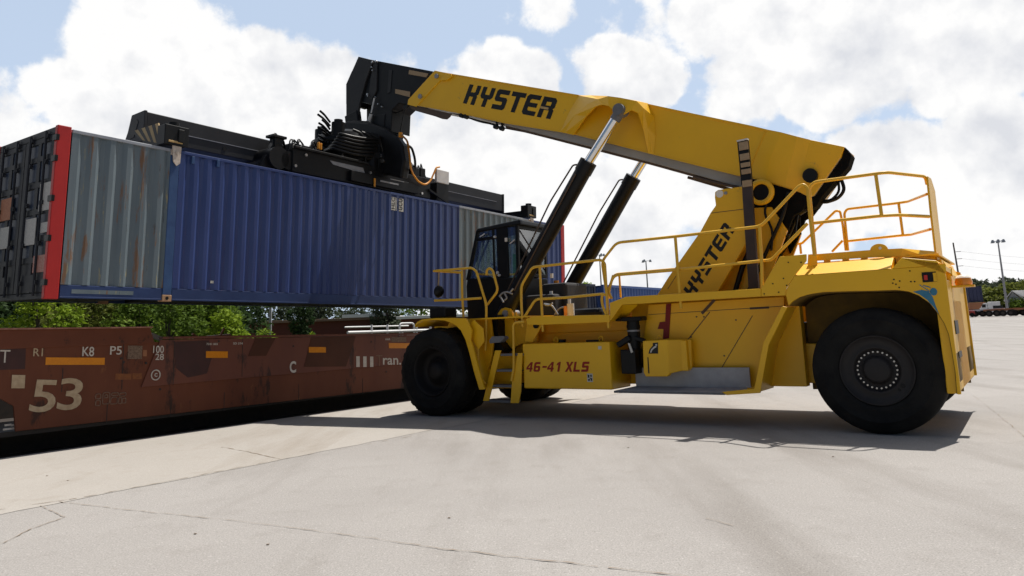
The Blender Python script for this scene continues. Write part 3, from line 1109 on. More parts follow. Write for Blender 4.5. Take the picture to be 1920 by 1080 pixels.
GC = 'far parked containers'
box_container('parked_container', rworld(23.2, 14.6, .65), AXG, UP, 2.9, 2.6, zat(1105, 531, 30) - .72, 'far_dark', 'short dark navy container with a plain dark end, behind the far lift cylinder', GC)
box_container('parked_container', rworld(26.4, 14.4, .65), AXG, UP, 12.19, 2.6, zat(1170, 535, 31) - .65, 'far_blue', 'ribbed mid-blue container with a rusty streak, glimpsed through the deck railing', GC)
for px0, px1, pyt, Y, m, lb in ((1788, 1813, 541, 130, 'far_navy', 'left of the two dark navy containers beyond the tail of the machine'),
                                (1819, 1846, 536, 126, 'far_navy', 'right dark navy container standing on a rusty flat car, beyond the tail')):
    p0, p1 = at(px0, 580, Y), at(px1, 580, Y)
    wid = (p1 - p0).length
    zt = zat((px0 + px1) / 2, pyt, Y)
    zb = zat((px0 + px1) / 2, 578 if px0 < 1800 else 566, Y)
    fa = (p0 - p1).normalized()
    fa.z = 0
    fa.normalize()
    ax = fa.cross(UP)
    box_container('parked_container', Vector((p1.x, p1.y, zb)), ax, UP, 12.2, wid, zt - zb, m, lb, GC)
# rusty flat car under the right container
p0, p1 = at(1818, 570, 125), at(1848, 570, 125)
root = empty('flat_car', Matrix.Translation(p0))
mb = MB()
zb, zt = zat(1832, 582, 125) - p0.z, zat(1832, 567, 125) - p0.z
mb.box(0, p1.x - p0.x, 0, 14, zb + .2, zt - .02)
mb.build('deck', 'rust_fit', root, bevel=.03)
for k in (0, 1):
    mb = MB()
    mb.cyl((.2 + k * 1.7, .5, zb + .1), (.4 + k * 1.7, .5, zb + .1), .45, 16)
    mb.build('wheel', 'iron', root)
tag(root, 'rusty flat car carrying the right dark navy container', 'flat car')

# grey shed with a pale roof
Y = 140
p = at(1892, 585, Y)
root = empty('shed', Matrix.Translation((p.x, p.y, rise(p.x, p.y))) @ Matrix.Rotation(-math.atan2(p.x, p.y), 4, 'Z'))
ck = p.y / math.hypot(p.x, p.y)
zg = rise(p.x, p.y)
xr = (at(1960, 585, Y).x - p.x) * ck
ze, zr = zat(1892, 563, Y) - zg, zat(1903, 546, Y) - zg
xm = (at(1903, 585, Y).x - p.x) * ck
mb = MB()
xg = (at(1917, 585, Y).x - p.x) * ck
mb.prism([(0, 0, ze - .25), (xg, 0, ze - .25), (xg, 0, ze + .1), (xm, 0, zr - .1), (0, 0, ze)], (0, 9, 0))
for x in (.1, xg - .2):
    mb.box(x, x + .18, .1, .28, -.5, ze - .25)
mb.build('wall', 'house_grey', root)
mb = MB()
mb.prism([(-.6, -.3, ze - .15), (xm, -.3, zr), (xm, -.3, zr + .16), (-.6, -.3, ze + .02)], (0, 9.6, 0))
mb.prism([(xm + .002, -.3, zr), (xg + .7, -.3, ze - .05), (xg + .7, -.3, ze + .12), (xm + .002, -.3, zr + .16)], (0, 9.6, 0))
mb.prism([(xm, 2, zr + .17), (xr + 3, 2, zr + .1), (xr + 3, 2, zr - 1.2), (xm + 1.4, 2, zr - 1.0)], (0, 5, 0))
mb.build('roof', 'roof_white', root)
tag(root, 'open grey shed with a pale pitched roof at the far right', 'shed')

# white box truck and the row of parked rolling stock along the far edge of the yard
Y = 122
p = at(1842, 588, Y)
zg = rise(p.x, p.y)
root = empty('box_truck', Matrix.Translation((p.x, p.y, zg)) @ Matrix.Rotation(-math.atan2(p.x, p.y), 4, 'Z'))
x1 = (at(1878, 588, Y).x - p.x) * ck
zt = zat(1860, 566, Y) - zg
mb = MB()
mb.box(.9, x1, 0, 2.2, .55, zt)
mb.build('cargo_box', 'white_paint', root, bevel=.06)
mb = MB()
mb.prism([(-.3, .1, .45), (.86, .1, .45), (.86, .1, zt - .15), (.25, .1, zt - .25), (-.15, .1, zt * .6), (-.3, .1, zt * .55)], (0, 2, 0))
mb.build('cab', 'white_paint', root, bevel=.05)
mb = MB()
mb.box(1.6, 3.0, -.02, -.004, zt * .45, zt * .72)
mb.build('side_window', 'dark_glass', root)
mb = MB()
mb.box(.05, .6, .07, .09, zt * .62, zt - .35)
mb.build('cab_window', 'dark_glass', root)
for x in (.3, x1 - .8):
    mb = MB()
    mb.cyl((x, -.05, .42), (x, .25, .42), .42, 16)
    mb.build('wheel', 'rubber', root)
tag(root, 'white box truck parked in front of the far containers', 'truck')

p = at(1802, 588, 118)
zg = rise(p.x, p.y)
root = empty('small_truck', Matrix.Translation((p.x, p.y, zg)) @ Matrix.Rotation(-math.atan2(p.x, p.y), 4, 'Z'))
mb = MB()
mb.prism([(-.2, 0, .4), (1.9, 0, .4), (1.9, 0, 1.0), (1.0, 0, 1.05), (.8, 0, 1.7), (.0, 0, 1.7), (-.2, 0, 1.1)], (0, 1.7, 0))
mb.build('body', 'truck_red', root, bevel=.05)
mb = MB()
mb.box(.1, .75, -.015, -.003, 1.1, 1.55)
mb.build('window', 'dark_glass', root)
for x in (.2, 1.5):
    mb = MB()
    mb.cyl((x, -.05, .35), (x, .2, .35), .35, 14)
    mb.build('wheel', 'rubber', root)
tag(root, 'small red and white pickup at the near end of the far row', 'pickup')


def chassis(px, Y, label, m='iron'):
    p = at(px, 588, Y)
    root = empty('trailer_chassis', Matrix.Translation((p.x, p.y, rise(p.x, p.y))) @ Matrix.Rotation(-math.atan2(p.x, p.y) - .15, 4, 'Z'))
    mb = MB()
    mb.bar((-.2, 0, 1.0), (4.4, .9, 1.12), .25, .28)
    mb.bar((-.2, 1.2, 1.0), (4.4, 2.1, 1.12), .25, .28)
    for t in (0, .33, .66, 1):
        mb.bar((-.2 + 4.6 * t, .9 * t, 1.0 + .1 * t), (-.2 + 4.6 * t, 1.2 + .9 * t, 1.0 + .1 * t), .2, .2)
    mb.build('frame', m, root)
    for x, y in ((.5, .05), (1.5, .25), (3.6, .65)):
        mb = MB()
        mb.cyl((x, y - .3, .5), (x, y + .1, .5), .5, 16)
        w = mb.build('wheel', 'rubber', root)
        mb = MB()
        mb.cyl((x, y - .34, .5), (x, y - .301, .5), .24, 12)
        mb.build('hub', 'iron', w)
    tag(root, label, 'trailer chassis', 'empty trailer chassis in the far row')


chassis(1822, 119, 'pale trailer chassis between the red pickup and the white truck', 'white_paint')
chassis(1848, 117, 'rust-coloured trailer chassis in front of the white truck', 'rust_fit')
chassis(1874, 116, 'rust-coloured trailer chassis near the foot of the tall light mast', 'rust_fit')
chassis(1897, 116, 'rust-coloured trailer chassis in front of the grey shed', 'rust_fit')
chassis(1921, 116, 'rust-coloured trailer chassis cut by the right edge', 'rust_fit')

# ================================================================== THE CONTAINER IN THE AIR
LEN, WID, HGT = 16.15, 2.6, 2.9
cont = empty('shipping_container', frame(CO, AX, FAR, CUP))
tag(cont, 'long blue and grey container with red end posts held up in the air', 'shipping container')
idf = lambda l, w, h: Vector((l, w, h))
mir = lambda l, w, h: Vector((l, WID - w, h))
for side, fn in ((0, idf), (1, mir)):
    for (a, b, m) in ((.24, 1.98, 'cont_grey'), (2.16, 10.5, 'cont_blue'), (10.5, 13.99, 'cont_grey'), (14.17, 15.93, 'cont_blue')):
        mb = MB()
        ribbed_side(mb, fn, a, b, .010, .245, 2.84, phase=.04, pitch=.277 if b - a > 2 else .30, dep=.04)
        mb.build('side_wall', m, cont, fix=False)
    for (a, b) in ((.24, 1.975), (2.165, 13.985), (14.175, 15.93)):
        mb = MB()
        mb.box(a, b, .012, .10, .05, .24, fn)
        mb.box(a, b, .004, .10, .02, .05, fn)
        mb.build('bottom_rail', 'cont_blue_rail', cont, bevel=.006)
    for (a, b, m) in ((.24, 1.975, 'silver_edge'), (2.165, 10.5, 'cont_blue'), (10.502, 13.985, 'silver_edge'), (14.175, 15.93, 'cont_blue')):
        mb = MB()
        mb.box(a, b, .003, .075, 2.838, 2.898, fn)
        mb.build('top_rail', m, cont, bevel=.008)
    for a in (1.98, 13.99):
        mb = MB()
        mb.box(a + .004, a + .176, .006, .16, .121, 2.778, fn)
        q = mb.build('corner_post', 'cont_post', cont, bevel=.01)
        for h in (0, 2.78):
            mb = MB()
            mb.box(a, a + .18, 0, .162, h, h + .12, fn)
            cst = mb.build('corner_casting', 'casting' if h == 0 else 'casting_pale', q, bevel=.008)
            mb = MB()
            mb.cyl(fn(a + .09, -.003, h + .06), fn(a + .09, .012, h + .06), .032, 14)
            mb.build('casting_hole', 'black', q)
    for a in (0, 15.93):
        mb = MB()
        mb.box(a + .002, a + .22, -.004, .10, .0, 2.93, fn)
        mb.build('end_post', 'cont_red', cont, bevel=.012)
# door end (L = 0)
mb = MB()
mb.box(.02, .12, .101, WID - .101, 0, .10)
mb.build('door_sill', 'cont_dark', cont, bevel=.01)
mb = MB()
mb.box(.02, .12, .101, WID - .101, 2.80, 2.92)
mb.build('door_header', 'cont_dark', cont, bevel=.01)
for d, (w0, w1) in enumerate(((.12, 1.285), (1.315, 2.48))):
    mb = MB()
    mb.box(.045, .075, w0, w1, .11, 2.79)
    for h in (.12, .62, .98, 1.45, 1.92, 2.38, 2.70):
        mb.box(.018, .044, w0, w1, h, h + (.09 if h not in (.12,) else .30))
    for w in (w0, (w0 + w1) / 2 - .06, w1 - .12):
        mb.box(.020, .043, w, w + .12, .111, 2.789)
    door = mb.build('door', 'cont_dark', cont)
    mb = MB()
    for h0, h1 in ((2.05, 2.37), (2.475, 2.69), (1.56, 1.90), (1.08, 1.44), (.72, .97)):
        for w in (w0 + .125, (w0 + w1) / 2 + .065):
            mb.box(.036, .0445, w, w + (w1 - w0) / 2 - .19, h0, h1)
    mb.build('door_panel', 'cont_navy_panel', door)
    for w in (w0 + .27, w1 - .27):
        mb = MB()
        mb.cyl((-.012, w, .06), (-.012, w, 2.88), .021, 8)
        for h in (.25, .9, 1.6, 2.3, 2.75):
            mb.box(-.02, .02, w - .06, w + .06, h, h + .07)
        mb.build('lock_rod', 'cont_dark', door)
for h in (.22, .95, 1.62, 2.3, 2.66):
    mb = MB()
    mb.box(-.02, .03, -.03, .12, h, h + .10)
    mb.build('hinge', 'black', cont)
for (x0, y0, x1, y1, m) in ((2, 375, 20, 411, 'placard_orange'), (0, 428, 15, 465, 'placard_white'), (75, 345, 92, 392, 'placard_white'), (48, 412, 63, 458, 'placard_white'),
                            (76, 418, 90, 434, 'placard_white'), (62, 480, 85, 509, 'placard_red')):
    p = CL(x0, y0, -.0)
    q = CL(x1, y1, -.0)
    mb = MB()
    mb.box(.006, .016, q.y, p.y, q.z, p.z)
    mb.build('placard', m, cont)
mb = MB()
mb.box(15.98, 16.08, .1, WID - .1, .0, 2.9)
for w in [.3 + .25 * k for k in range(9)]:
    mb.box(16.08, 16.11, w, w + .12, .1, 2.8)
mb.build('front_wall', 'cont_blue', cont)
mb = MB()
xs = []
l = .24
while l < 15.9:
    xs += [(l, 2.862), (l + .09, 2.862), (l + .12, 2.842), (l + .18, 2.842)]
    l += .21
mb.loft([[Vector((x, .076, h)) for x, h in xs], [Vector((x, WID - .076, h)) for x, h in xs]], False)
mb.build('roof', 'cont_blue', cont, fix=False)
mb = MB()
mb.box(.13, 15.97, .11, WID - .11, .14, .18)
for k in range(50):
    l = .3 + k * .318
    if abs(l - 2.07) > .2 and abs(l - 14.08) > .2:
        mb.box(l, l + .05, .105, WID - .105, .03, .139)
mb.build('underframe', 'black', cont)
# number plates with vertical lettering at the top of the side
for (x0, x1) in ((733.5, 742), (744, 757)):
    a, b = CW(x0, 369, 0), CW(x1, 398, 0)
    a.z, b.z = 2.80 - .02, 2.44
    mb = MB()
    mb.box(a.x, b.x, .012, .028, b.z, a.z)
    pl = mb.build('number_plate', 'decal_white', cont)
    mb = MB()
    wx = b.x - a.x
    word(mb, 'HLC' if x0 < 740 else 'GCU', (a.x + wx * .85, .012, b.z + .03), (0, 0, .30), (-wx * .7, 0, 0), (0, -1, 0), .003, .02)
    mb.build('lettering', 'letter_black', pl, fix=False)
mb = MB()
a = CW(396, 529, 0)
mb.box(a.x, a.x + .13, .022, .03, a.z - .02, a.z + .03)
mb.build('small_plate', 'decal_white', cont)
for x, y in ((363, 296), (410, 302)):
    a = CW(x, y, 0)
    mb = MB()
    mb.box(a.x - .03, a.x + .03, -.002, .04, a.z - .12, a.z + .03)
    mb.build('lashing_clip', 'cont_post', cont, bevel=.008)
mb = MB()
a = CW(125, 545, 0)
mb.box(.42, 1.45, .009, .0115, .10, .17)
mb.build('repair_patch', 'cont_grey', cont)
for a, r in ((.3, 0), (1.1, 1)):
    pass

# ================================================================== THE WELL CAR
WC = 14.05
car = empty('rail_car', frame(rworld(4.0, WC, 0), AXG, FG, UP))
tag(car, 'rusty brown well car on the track below the container, marked 53', 'rail car')


def RC(x, y, off=0.0):
    p = RW(x, y, WC - off)
    return Vector((p.x - 4.0, -off, p.z))


zt = lambda x: 1.795 - (x - 3.5) * .0142      # top edge of the side, falling slightly along the train
zb = .315
ln = 12.6
mb = MB()
mb.prism([(-3.2, 0, 1.50), (-3.2, 0, 1.80), (ln, 0, zt(ln)), (ln, 0, zb - .04), (1.15, 0, zb + .03), (1.10, 0, .76), (.35, 0, 1.30)], (0, .05, 0))
mb.build('side_wall', 'car_brown', car, bevel=.008)
mb = MB()
# proud upper plate with a slanted left end
mb.prism([RC(265, 726, .03), RC(301, 637, .03), Vector((ln, -.03, zt(ln) - .005)), Vector((ln, -.03, .93))], (0, .028, 0))
mb.build('side_plate', 'car_plate', car, bevel=.006)
mb = MB()
mb.box(3.6, ln, -.05, .12, 0, .05, lambda l, w, h: Vector((l, w, zt(l) + h)))
mb.build('top_flange', 'car_plate', car, bevel=.008)
mb = MB()
zr = 2.035
mb.prism([(-3.2, -.04, 1.70), (3.44, -.04, 1.72), (3.34, -.04, zr - .02), (-3.2, -.04, zr + .02)], (0, .045, 0))
mb.build('raised_chord', 'car_chord', car, bevel=.008)
mb = MB()
mb.prism([(-3.2, -.10, zr + .02), (3.36, -.10, zr - .02), (3.36, -.10, zr + .01), (-3.2, -.10, zr + .05)], (0, .4, 0))
mb.build('chord_flange', 'lit_edge', car, bevel=.006)
mb = MB()
mb.box(.6, ln, .06, 2.9, zb - .05, zb + .03)
mb.box(.6, ln, 2.85, 2.9, zb, 1.7)
mb.box(-3.2, ln, 2.8, 2.9, 1.45, 1.75)
mb.box(.3, .4, .06, 2.85, .4, 1.6)
mb.box(.9, 13.5, 1.0, 1.9, -.12, zb - .051)  # solid sill added to block light under the car
mb.build('well_floor_and_added_sill', 'iron', car)
mb = MB()
mb.box(-3.2, .3, .3, 2.6, 1.0, 1.45)
mb.box(-3.2, 1.0, .06, .2, 1.0, 1.5)
mb.build('end_platform', 'iron', car)
# thin dark plates painted as shadows cast on the side plate
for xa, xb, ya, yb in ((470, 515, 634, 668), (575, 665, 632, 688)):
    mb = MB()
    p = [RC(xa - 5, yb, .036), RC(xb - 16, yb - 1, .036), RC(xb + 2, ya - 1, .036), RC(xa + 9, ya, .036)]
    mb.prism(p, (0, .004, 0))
    mb.build('shadow_plate', 'car_shadow', car)
for x in (-2.3, -.5):
    mb = MB()
    mb.lathe([(.0, 0), (.40, 0), (.42, .02), (.42, .09), (.46, .10), (.46, .13), (0, .13)], (x, .62, .33), (0, 1, 0), 28)
    w = mb.build('wheel', 'iron', car)
mb = MB()
mb.bar((-3.1, .45, .38), (.3, .45, .38), .14, .3)
mb.bar((-1.9, .45, .5), (-.9, .45, .5), .16, .4)
mb.build('bogie', 'iron', car, bevel=.02)
mb = MB()
for x, y, w in ((8, 798, .10), (20, 798, .05), (5, 806, .18)):
    p = RC(x, y, -.12)
    mb.box(p.x, p.x + w, .10, .12, p.z - .01, p.z + .02)
mb.build('brake_fitting', 'stencil_white', car)
# fittings on the far top edge
mb = MB()
p = RC(405, 632, -1.4)
mb.cyl((p.x - .35, 1.4, p.z - .06), (p.x + .35, 1.4, p.z - .02), .09, 10)
mb.bar((p.x + .1, 1.4, p.z), (p.x + .2, 1.4, p.z + .2), .04, .04)
p = RC(368, 636, -1.4)
mb.bar((p.x - .2, 1.4, p.z - .05), (p.x + .12, 1.4, p.z + .02), .05, .06)
mb.bar((p.x - .1, 1.4, p.z + .12), (p.x + .12, 1.4, p.z - .02), .05, .05)
mb.build('lashing_fitting', 'rust_fit', car)
mb = MB()
p = RC(292, 632, -.9)
mb.bar((p.x - .1, .9, p.z + .05), (p.x + .12, .9, p.z - .05), .06, .09)
mb.build('bright_fitting', 'stencil_white', car)


def stamp(name, m, x0, y0, x1, y1, off, txt=None, bold=0.0, slant=0.0):
    """a marking between the photo's left-top and right-bottom on the side of the car"""
    a, b = RC(x0, y1, off), RC(x1, y1, off)
    t = RC(x0, y0, off)
    hh = t.z - a.z
    mb = MB()
    if txt:
        word(mb, txt, (a.x, a.y, a.z), (b.x - a.x, 0, b.z - a.z), (slant * hh, 0, hh), (0, -1, 0), .002, bold)
    else:
        mb.prism([(a.x, a.y, a.z), (b.x, a.y, b.z), (b.x, a.y, b.z + hh), (a.x, a.y, a.z + hh)], (0, -.002, 0))
    return mb.build(name, m, car, fix=not txt)


stamp('number', 'stencil', 53, 712, 101, 773, .006, '5', .012, .1)
stamp('number', 'stencil', 105, 709, 150, 769, .006, '3', .012, .1)
stamp('letter', 'stencil_white', -22, 656, 18, 680, .006, 'TT', -.005)
stamp('letter', 'stencil', 62, 653, 80, 668, .006, 'R1', .01)
stamp('letter', 'stencil_white', 154, 650, 176, 668, .006, 'K8', .01)
stamp('letter', 'stencil_white', 206, 649, 228, 665, .006, 'P5', .01)
stamp('letter', 'stencil_white', 287, 648, 307, 662, .036, '100', .01)
stamp('letter', 'stencil_white', 291, 663, 307, 675, .036, '28', .01)
stamp('letter', 'stencil_white', 543, 677, 555, 699, .036, 'C', .03)
stamp('letter', 'stencil_white', 668, 668, 700, 688, .036, 'III', .012)
stamp('letter', 'stencil_dim', 705, 666, 717, 686, .036, 'T', -.02)
stamp('letter', 'stencil_white', 718, 671, 752, 684, .036, 'ran.', .014)
stamp('letter', 'stencil_white', 387, 643, 408, 647, .036, '7241 003', .02)
stamp('letter', 'stencil_white', 437, 642, 455, 646, .036, 'SD 374', .02)
stamp('letter', 'stencil_white', 722, 634, 732, 638, .036, 'AAR', .02)
for x0, y0, x1, y1, off, m in ((85, 670, 196, 684, .006, 'reflector'), (386, 658.5, 427, 671, .036, 'reflector'), (579, 650.5, 611, 661, .041, 'reflector'),
                               (729, 643, 775, 653, .036, 'reflector'), (216, 700.5, 246, 712, .006, 'reflector_old'), (248, 699.5, 266, 711, .006, 'reflector_old')):
    stamp('reflector', m, x0, y0, x1, y1, off)
for x0, y0, x1, y1, off, m in ((239, 648, 266, 673, .006, 'patch'), (21, 703, 46, 728, .006, 'stencil'), (268, 656, 275, 668, .006, 'rust_fit'), (734, 632, 762, 641, .036, 'patch')):
    stamp('marking_plate', m, x0, y0, x1, y1, off)
for pts, off in ([(326, 641), (392, 638), (398, 668), (388, 700), (372, 704), (352, 708), (330, 690)], .034), ([(-8, 645), (49, 644), (47, 692), (-8, 694)], .004):
    mb = MB()
    mb.prism([RC(x, y, off) for x, y in pts], (0, .003, 0))
    mb.build('paint_patch', 'car_patch', car)
mb = MB()                                             # weld seams of the side sheets
for x, y0, y1, off in ((327, 640, 721, .031), (455, 634, 706, .031), (662, 631, 690, .031), (232, 640, 730, .001), (118, 690, 735, .001)):
    a, b = RC(x, y0, off), RC(x, y1, off)
    mb.box(a.x - .006, a.x + .006, a.y - .004, a.y, b.z, a.z)
for x, y in ((420, 763), (560, 745), (680, 732), (200, 786), (320, 772)):
    a = RC(x, y, .001)
    mb.box(a.x - .006, a.x + .006, -.004, 0, a.z - .10, a.z + .30)
mb.build('weld_seam', 'iron', car)
mb = MB()
for x, y, off in ((550, 649, .031), (696, 641, .031), (724, 697, .001), (410, 640, .031), (227, 672, .001), (232, 679, .001), (274, 681, .031), (300, 730, .001)):
    a = RC(x, y, off)
    mb.cyl((a.x, a.y + .01, a.z), (a.x, a.y - .008, a.z), .022, 8)
mb.build('bolt_head', 'iron', car)
mb = MB()                                             # circled letter
c = RC(292, 703, .038)
ring = []
for k in range(25):
    t = 2 * math.pi * k / 24
    ring.append(c + Vector((math.cos(t) * .085, 0, math.sin(t) * .095)))
mb.tube(ring, .012, .001, 5)
mb.build('ring_mark', 'stencil_white', car)
stamp('letter', 'stencil_white', 289.5, 699.5, 295, 706.5, .036, 'C', .04)
# sprayed outline tags, hollow rounded shapes
mb = MB()


def loop(x0, y0, x1, y1, r=.011):
    a, b = RC(x0, y1, .004), RC(x1, y0, .004)
    pts = [(a.x, a.z), (b.x, a.z), (b.x, b.z), (a.x, b.z)]
    P = [Vector((x, -.004, z)) for x, z in pts]
    m0 = (P[0] + P[1]) / 2
    mb.tube([m0] + P[1:] + [P[0], m0], r, .05, 5)


for q in ((179, 738, 189, 748), (179, 750, 188, 761), (192, 735, 206, 758), (196, 740, 202, 746), (207, 744, 220, 758), (209, 736, 222, 742), (222, 745, 228, 757), (224, 736, 236, 743), (229, 746, 236, 756)):
    loop(*q)
mb.build('graffiti_outline', 'stencil_dim', car)
mb = MB()
for x in (39, 47, 54):
    p = RC(x, 645, .005)
    mb.cyl((p.x, -.012, p.z), (p.x, .01, p.z), .018, 8)
mb.build('bolt_row', 'stencil_white', car)
# rails
for w in (WC + .73, WC + 2.17):
    mb = MB()
    mb.box(-60, 200, -.035, .035, 0, .15)
    o = mb.build('rail', 'iron', None)
    o.matrix_world = frame(rworld(0, w, -.262), AXG, FG, UP)
    tag(o, None, None, kind='structure')

# ================================================================== THE LIFTING MACHINE
mach = empty('reach_stacker', frame(MO, FW, NR, UP))
tag(mach, 'big yellow container lifting machine with raised telescopic boom and black spreader', 'reach stacker')


def plate(name, m, pts, S, thick=.03, parent=None, bevel=.008, mirror=False):
    """pts traced on the plane Y=S, thickness goes inward"""
    P = [M(x, y, S) for x, y in pts]
    out = []
    for sgn in ((1, -1) if mirror else (1,)):
        mb = MB()
        mb.prism([(p.x, p.y * sgn, p.z) for p in P], (0, -thick * sgn, 0))
        out.append(mb.build(name, m, parent or mach, bevel=bevel))
    return out[0] if not mirror else out


def rail(name, lines, S, r=.026, m='yellow_rail', fil=.10, mirror=False):
    for sgn in ((1, -1) if mirror else (1,)):
        mb = MB()
        for ln_ in lines:
            pts = []
            for q in ln_:
                if len(q) == 3 and isinstance(q[2], str):
                    p = MF(q[0], q[1], float(q[2]))
                else:
                    p = M(q[0], q[1], q[2] if len(q) > 2 else S)
                pts.append((p.x, p.y * sgn, p.z))
            mb.tube(pts, r, fil)
        mb.build(name, m, mach, fix=False)


# ---- wheels
def wheel(F, S, sgn, D, width, front):
    """S = outer face; axis points outward"""
    ax = Vector((0, sgn, 0))
    r = D / 2
    c = Vector((F, S * sgn, r))
    root_m = MB()
    rim = r * .555
    if front:
        root_m.lathe([(rim, .0), (rim * .985, .012), (rim * .95, .0), (rim * .92, -.05), (rim * .84, -.16), (rim * .80, -.24), (rim * .55, -.25), (rim * .52, -.20), (rim * .36, -.17), (rim * .34, -.08), (rim * .12, -.06), (.001, -.06)], c, ax, 48)
    else:
        root_m.lathe([(rim, .0), (rim * .985, .014), (rim * .95, .0), (rim * .93, -.03), (rim * .70, -.045), (rim * .645, -.03), (rim * .62, -.035), (rim * .60, -.09), (rim * .42, -.10), (rim * .38, -.07), (rim * .34, -.02), (rim * .30, -.012), (rim * .05, -.012), (.001, -.012)], c, ax, 56)
    w = root_m.build('wheel', 'rim_front' if front else 'rim', mach)
    t = MB()
    prof = [(rim * .99, -.02), (rim * 1.03, .012), (rim * 1.10, .03), (rim * 1.12, .038), (rim * 1.14, .034), (rim * 1.28, .052), (rim * 1.42, .056), (rim * 1.435, .064), (rim * 1.46, .064), (rim * 1.475, .054), (r * .86, .044), (r * .935, .012), (r * .975, -.03), (r * .995, -.09), (r, -.16)]
    prof = prof + [(a, -width - b) for a, b in reversed(prof)]
    t.lathe(prof, c, ax, 72)
    if front:
        n = 30
        for k in range(n):
            for half in (0, 1):
                a0 = 2 * math.pi * (k + .5 * half) / n
                y0, y1 = (-.015, -width * .47) if half == 0 else (-width * .53, -width + .015)
                P = []
                for rr_, sp in ((r - .06, .062), (r + .012, .050)):
                    for da, yy, sh in ((-1, y0, 0), (1, y0, 0), (1, y1, .07), (-1, y1, .07)):
                        aa = a0 + da * sp + sh * (1 if half else -1)
                        drop = .03 if abs(yy - (y0 if half == 0 else y1)) < 1e-6 else 0
                        q = rr_ - (drop if rr_ > r - .05 else 0)
                        P.append(c + Vector((math.cos(aa) * q, yy * sgn, math.sin(aa) * q)))
                t.hexa(P)
    tt = t.build('tyre', 'rubber', w)
    tt.location.z = -.012 if front else -.004
    b = MB()
    n = 26 if not front else 20
    rb = rim * (.52 if not front else .45)
    for k in range(n):
        a = 2 * math.pi * k / n
        p = c + Vector((math.cos(a) * rb, (-.10 if not front else -.23) * sgn, math.sin(a) * rb))
        b.cyl(p, p + ax * .045, .014, 6)
    b.build('wheel_bolts', 'bolt' if not front else 'rim_front', w)
    if not front:
        h = MB()
        for a in (3.75, 3.95):
            p = c + Vector((math.cos(a) * rim * .76, -.048 * sgn, math.sin(a) * rim * .76))
            h.cyl(p, p + ax * .012, .035 if a < 3.9 else .022, 12)
        h.build('rim_hole', 'black', w)
    return w


WBASE = 8.425
for sgn in (1, -1):
    wheel(0, 1.77, sgn, 1.842, .52, False)
    wheel(WBASE, 2.105, sgn, 1.83, .50, True)
    wheel(WBASE, 1.55, sgn, 1.83, .50, True)
mb = MB()
mb.cyl((0, -1.5, .92), (0, 1.5, .92), .16, 16)
mb.box(-.25, .25, -1.1, 1.1, .75, 1.15)
mb.cyl((WBASE, -1.6, .92), (WBASE, 1.6, .92), .25, 16)
mb.box(WBASE - .35, WBASE + .35, -1.0, 1.0, .6, 1.3)
mb.build('axle', 'black', mach, bevel=.02)

# ---- counterweight and rear fenders
ARCH = [(1795.5, 740), (1791, 696), (1784, 654), (1779, 627), (1770.5, 606), (1759, 588), (1743, 568), (1723, 554), (1704, 546.5), (1681, 543.5), (1640, 545), (1590, 546), (1545, 547.5), (1520, 551), (1500, 556.5), (1487, 564.5), (1478, 573)]
SF = 1.85
arch = [M(x, y, SF) for x, y in ARCH]
arch[0] = Vector((-.985, SF, .60))
top_f = [M(1472, 553, SF), M(1474, 541, SF), M(1490, 517, SF), M(1670, 504, SF)]
z_ch = top_f[2].z
for sgn in (1, -1):
    mb = MB()
    out = [(p.x, p.z) for p in arch] + [(1.17, 2.10), (1.15, 2.19), (1.01, z_ch), (-.36, z_ch), (-1.02, z_ch), (-1.03, 2.2), (-1.035, .60)]
    mb.prism([(x, SF * sgn, z) for x, z in out], (0, -.06 * sgn, 0))
    mb.build('rear_fender', 'yellow', mach, bevel=.012)
    mb = MB()                                              # wheel-well lining, deep shade painted into its colour
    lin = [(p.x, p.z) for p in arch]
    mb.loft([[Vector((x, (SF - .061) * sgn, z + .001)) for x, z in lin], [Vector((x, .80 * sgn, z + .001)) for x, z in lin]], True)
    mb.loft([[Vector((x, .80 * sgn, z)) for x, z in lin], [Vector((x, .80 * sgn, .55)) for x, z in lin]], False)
    mb.build('wheel_well', 'well_shade', mach, fix=False, solid=.02)
    mb = MB()                                              # sloping shoulder
    mb.prism([(1.01, SF * sgn, z_ch + .001), (1.0, (SF - .34) * sgn, z_ch + .185), (1.0, (SF - .75) * sgn, z_ch + .235), (1.0, (SF - .75) * sgn, z_ch + .001)], (-1.36, 0, 0))
    mb.build('fender_shoulder', 'yellow', mach, bevel=.008)
    mb = MB()                                              # end block standing up to the deck
    mb.prism([(-.362, (SF + .002) * sgn, z_ch + .0), (-.51, (SF + .002) * sgn, 2.535), (-.94, (SF + .002) * sgn, 2.455), (-1.03, (SF + .002) * sgn, 2.30), (-1.033, (SF + .002) * sgn, z_ch)], (0, -1.0 * sgn, 0))
    mb.build('end_block', 'yellow', mach, bevel=.012)
    mb = MB()                                              # tail-light recess
    a, b = M(1728, 511, SF), M(1757, 528, SF)
    y0 = (SF + .0035) * sgn
    mb.box(a.x, b.x, y0, y0 + .004 * sgn, b.z, a.z)
    tl = mb.build('tail_light', 'black', mach)
    mb = MB()
    a, b = M(1732, 516, SF), M(1740, 525, SF)
    mb.box(a.x, b.x, y0 + .005 * sgn, y0 + .02 * sgn, b.z, a.z)
    mb.build('lens', 'lamp_red', tl, bevel=.004)
    mb = MB()
    a, b = M(1749, 511.5, SF), M(1757, 527.5, SF)
    mb.box(a.x, b.x, y0 + .0045 * sgn, y0 + .006 * sgn, b.z, a.z)
    mb.build('recess_side', 'yellow', tl)
mb = MB()
prof = [(-1.0, .60), (1.1, .62), (1.1, 2.25), (.98, 2.52), (-.94, 2.52), (-1.02, 2.3), (-1.0, 1.9)]
mb.prism([(x, .785, z) for x, z in prof], (0, -1.57, 0))
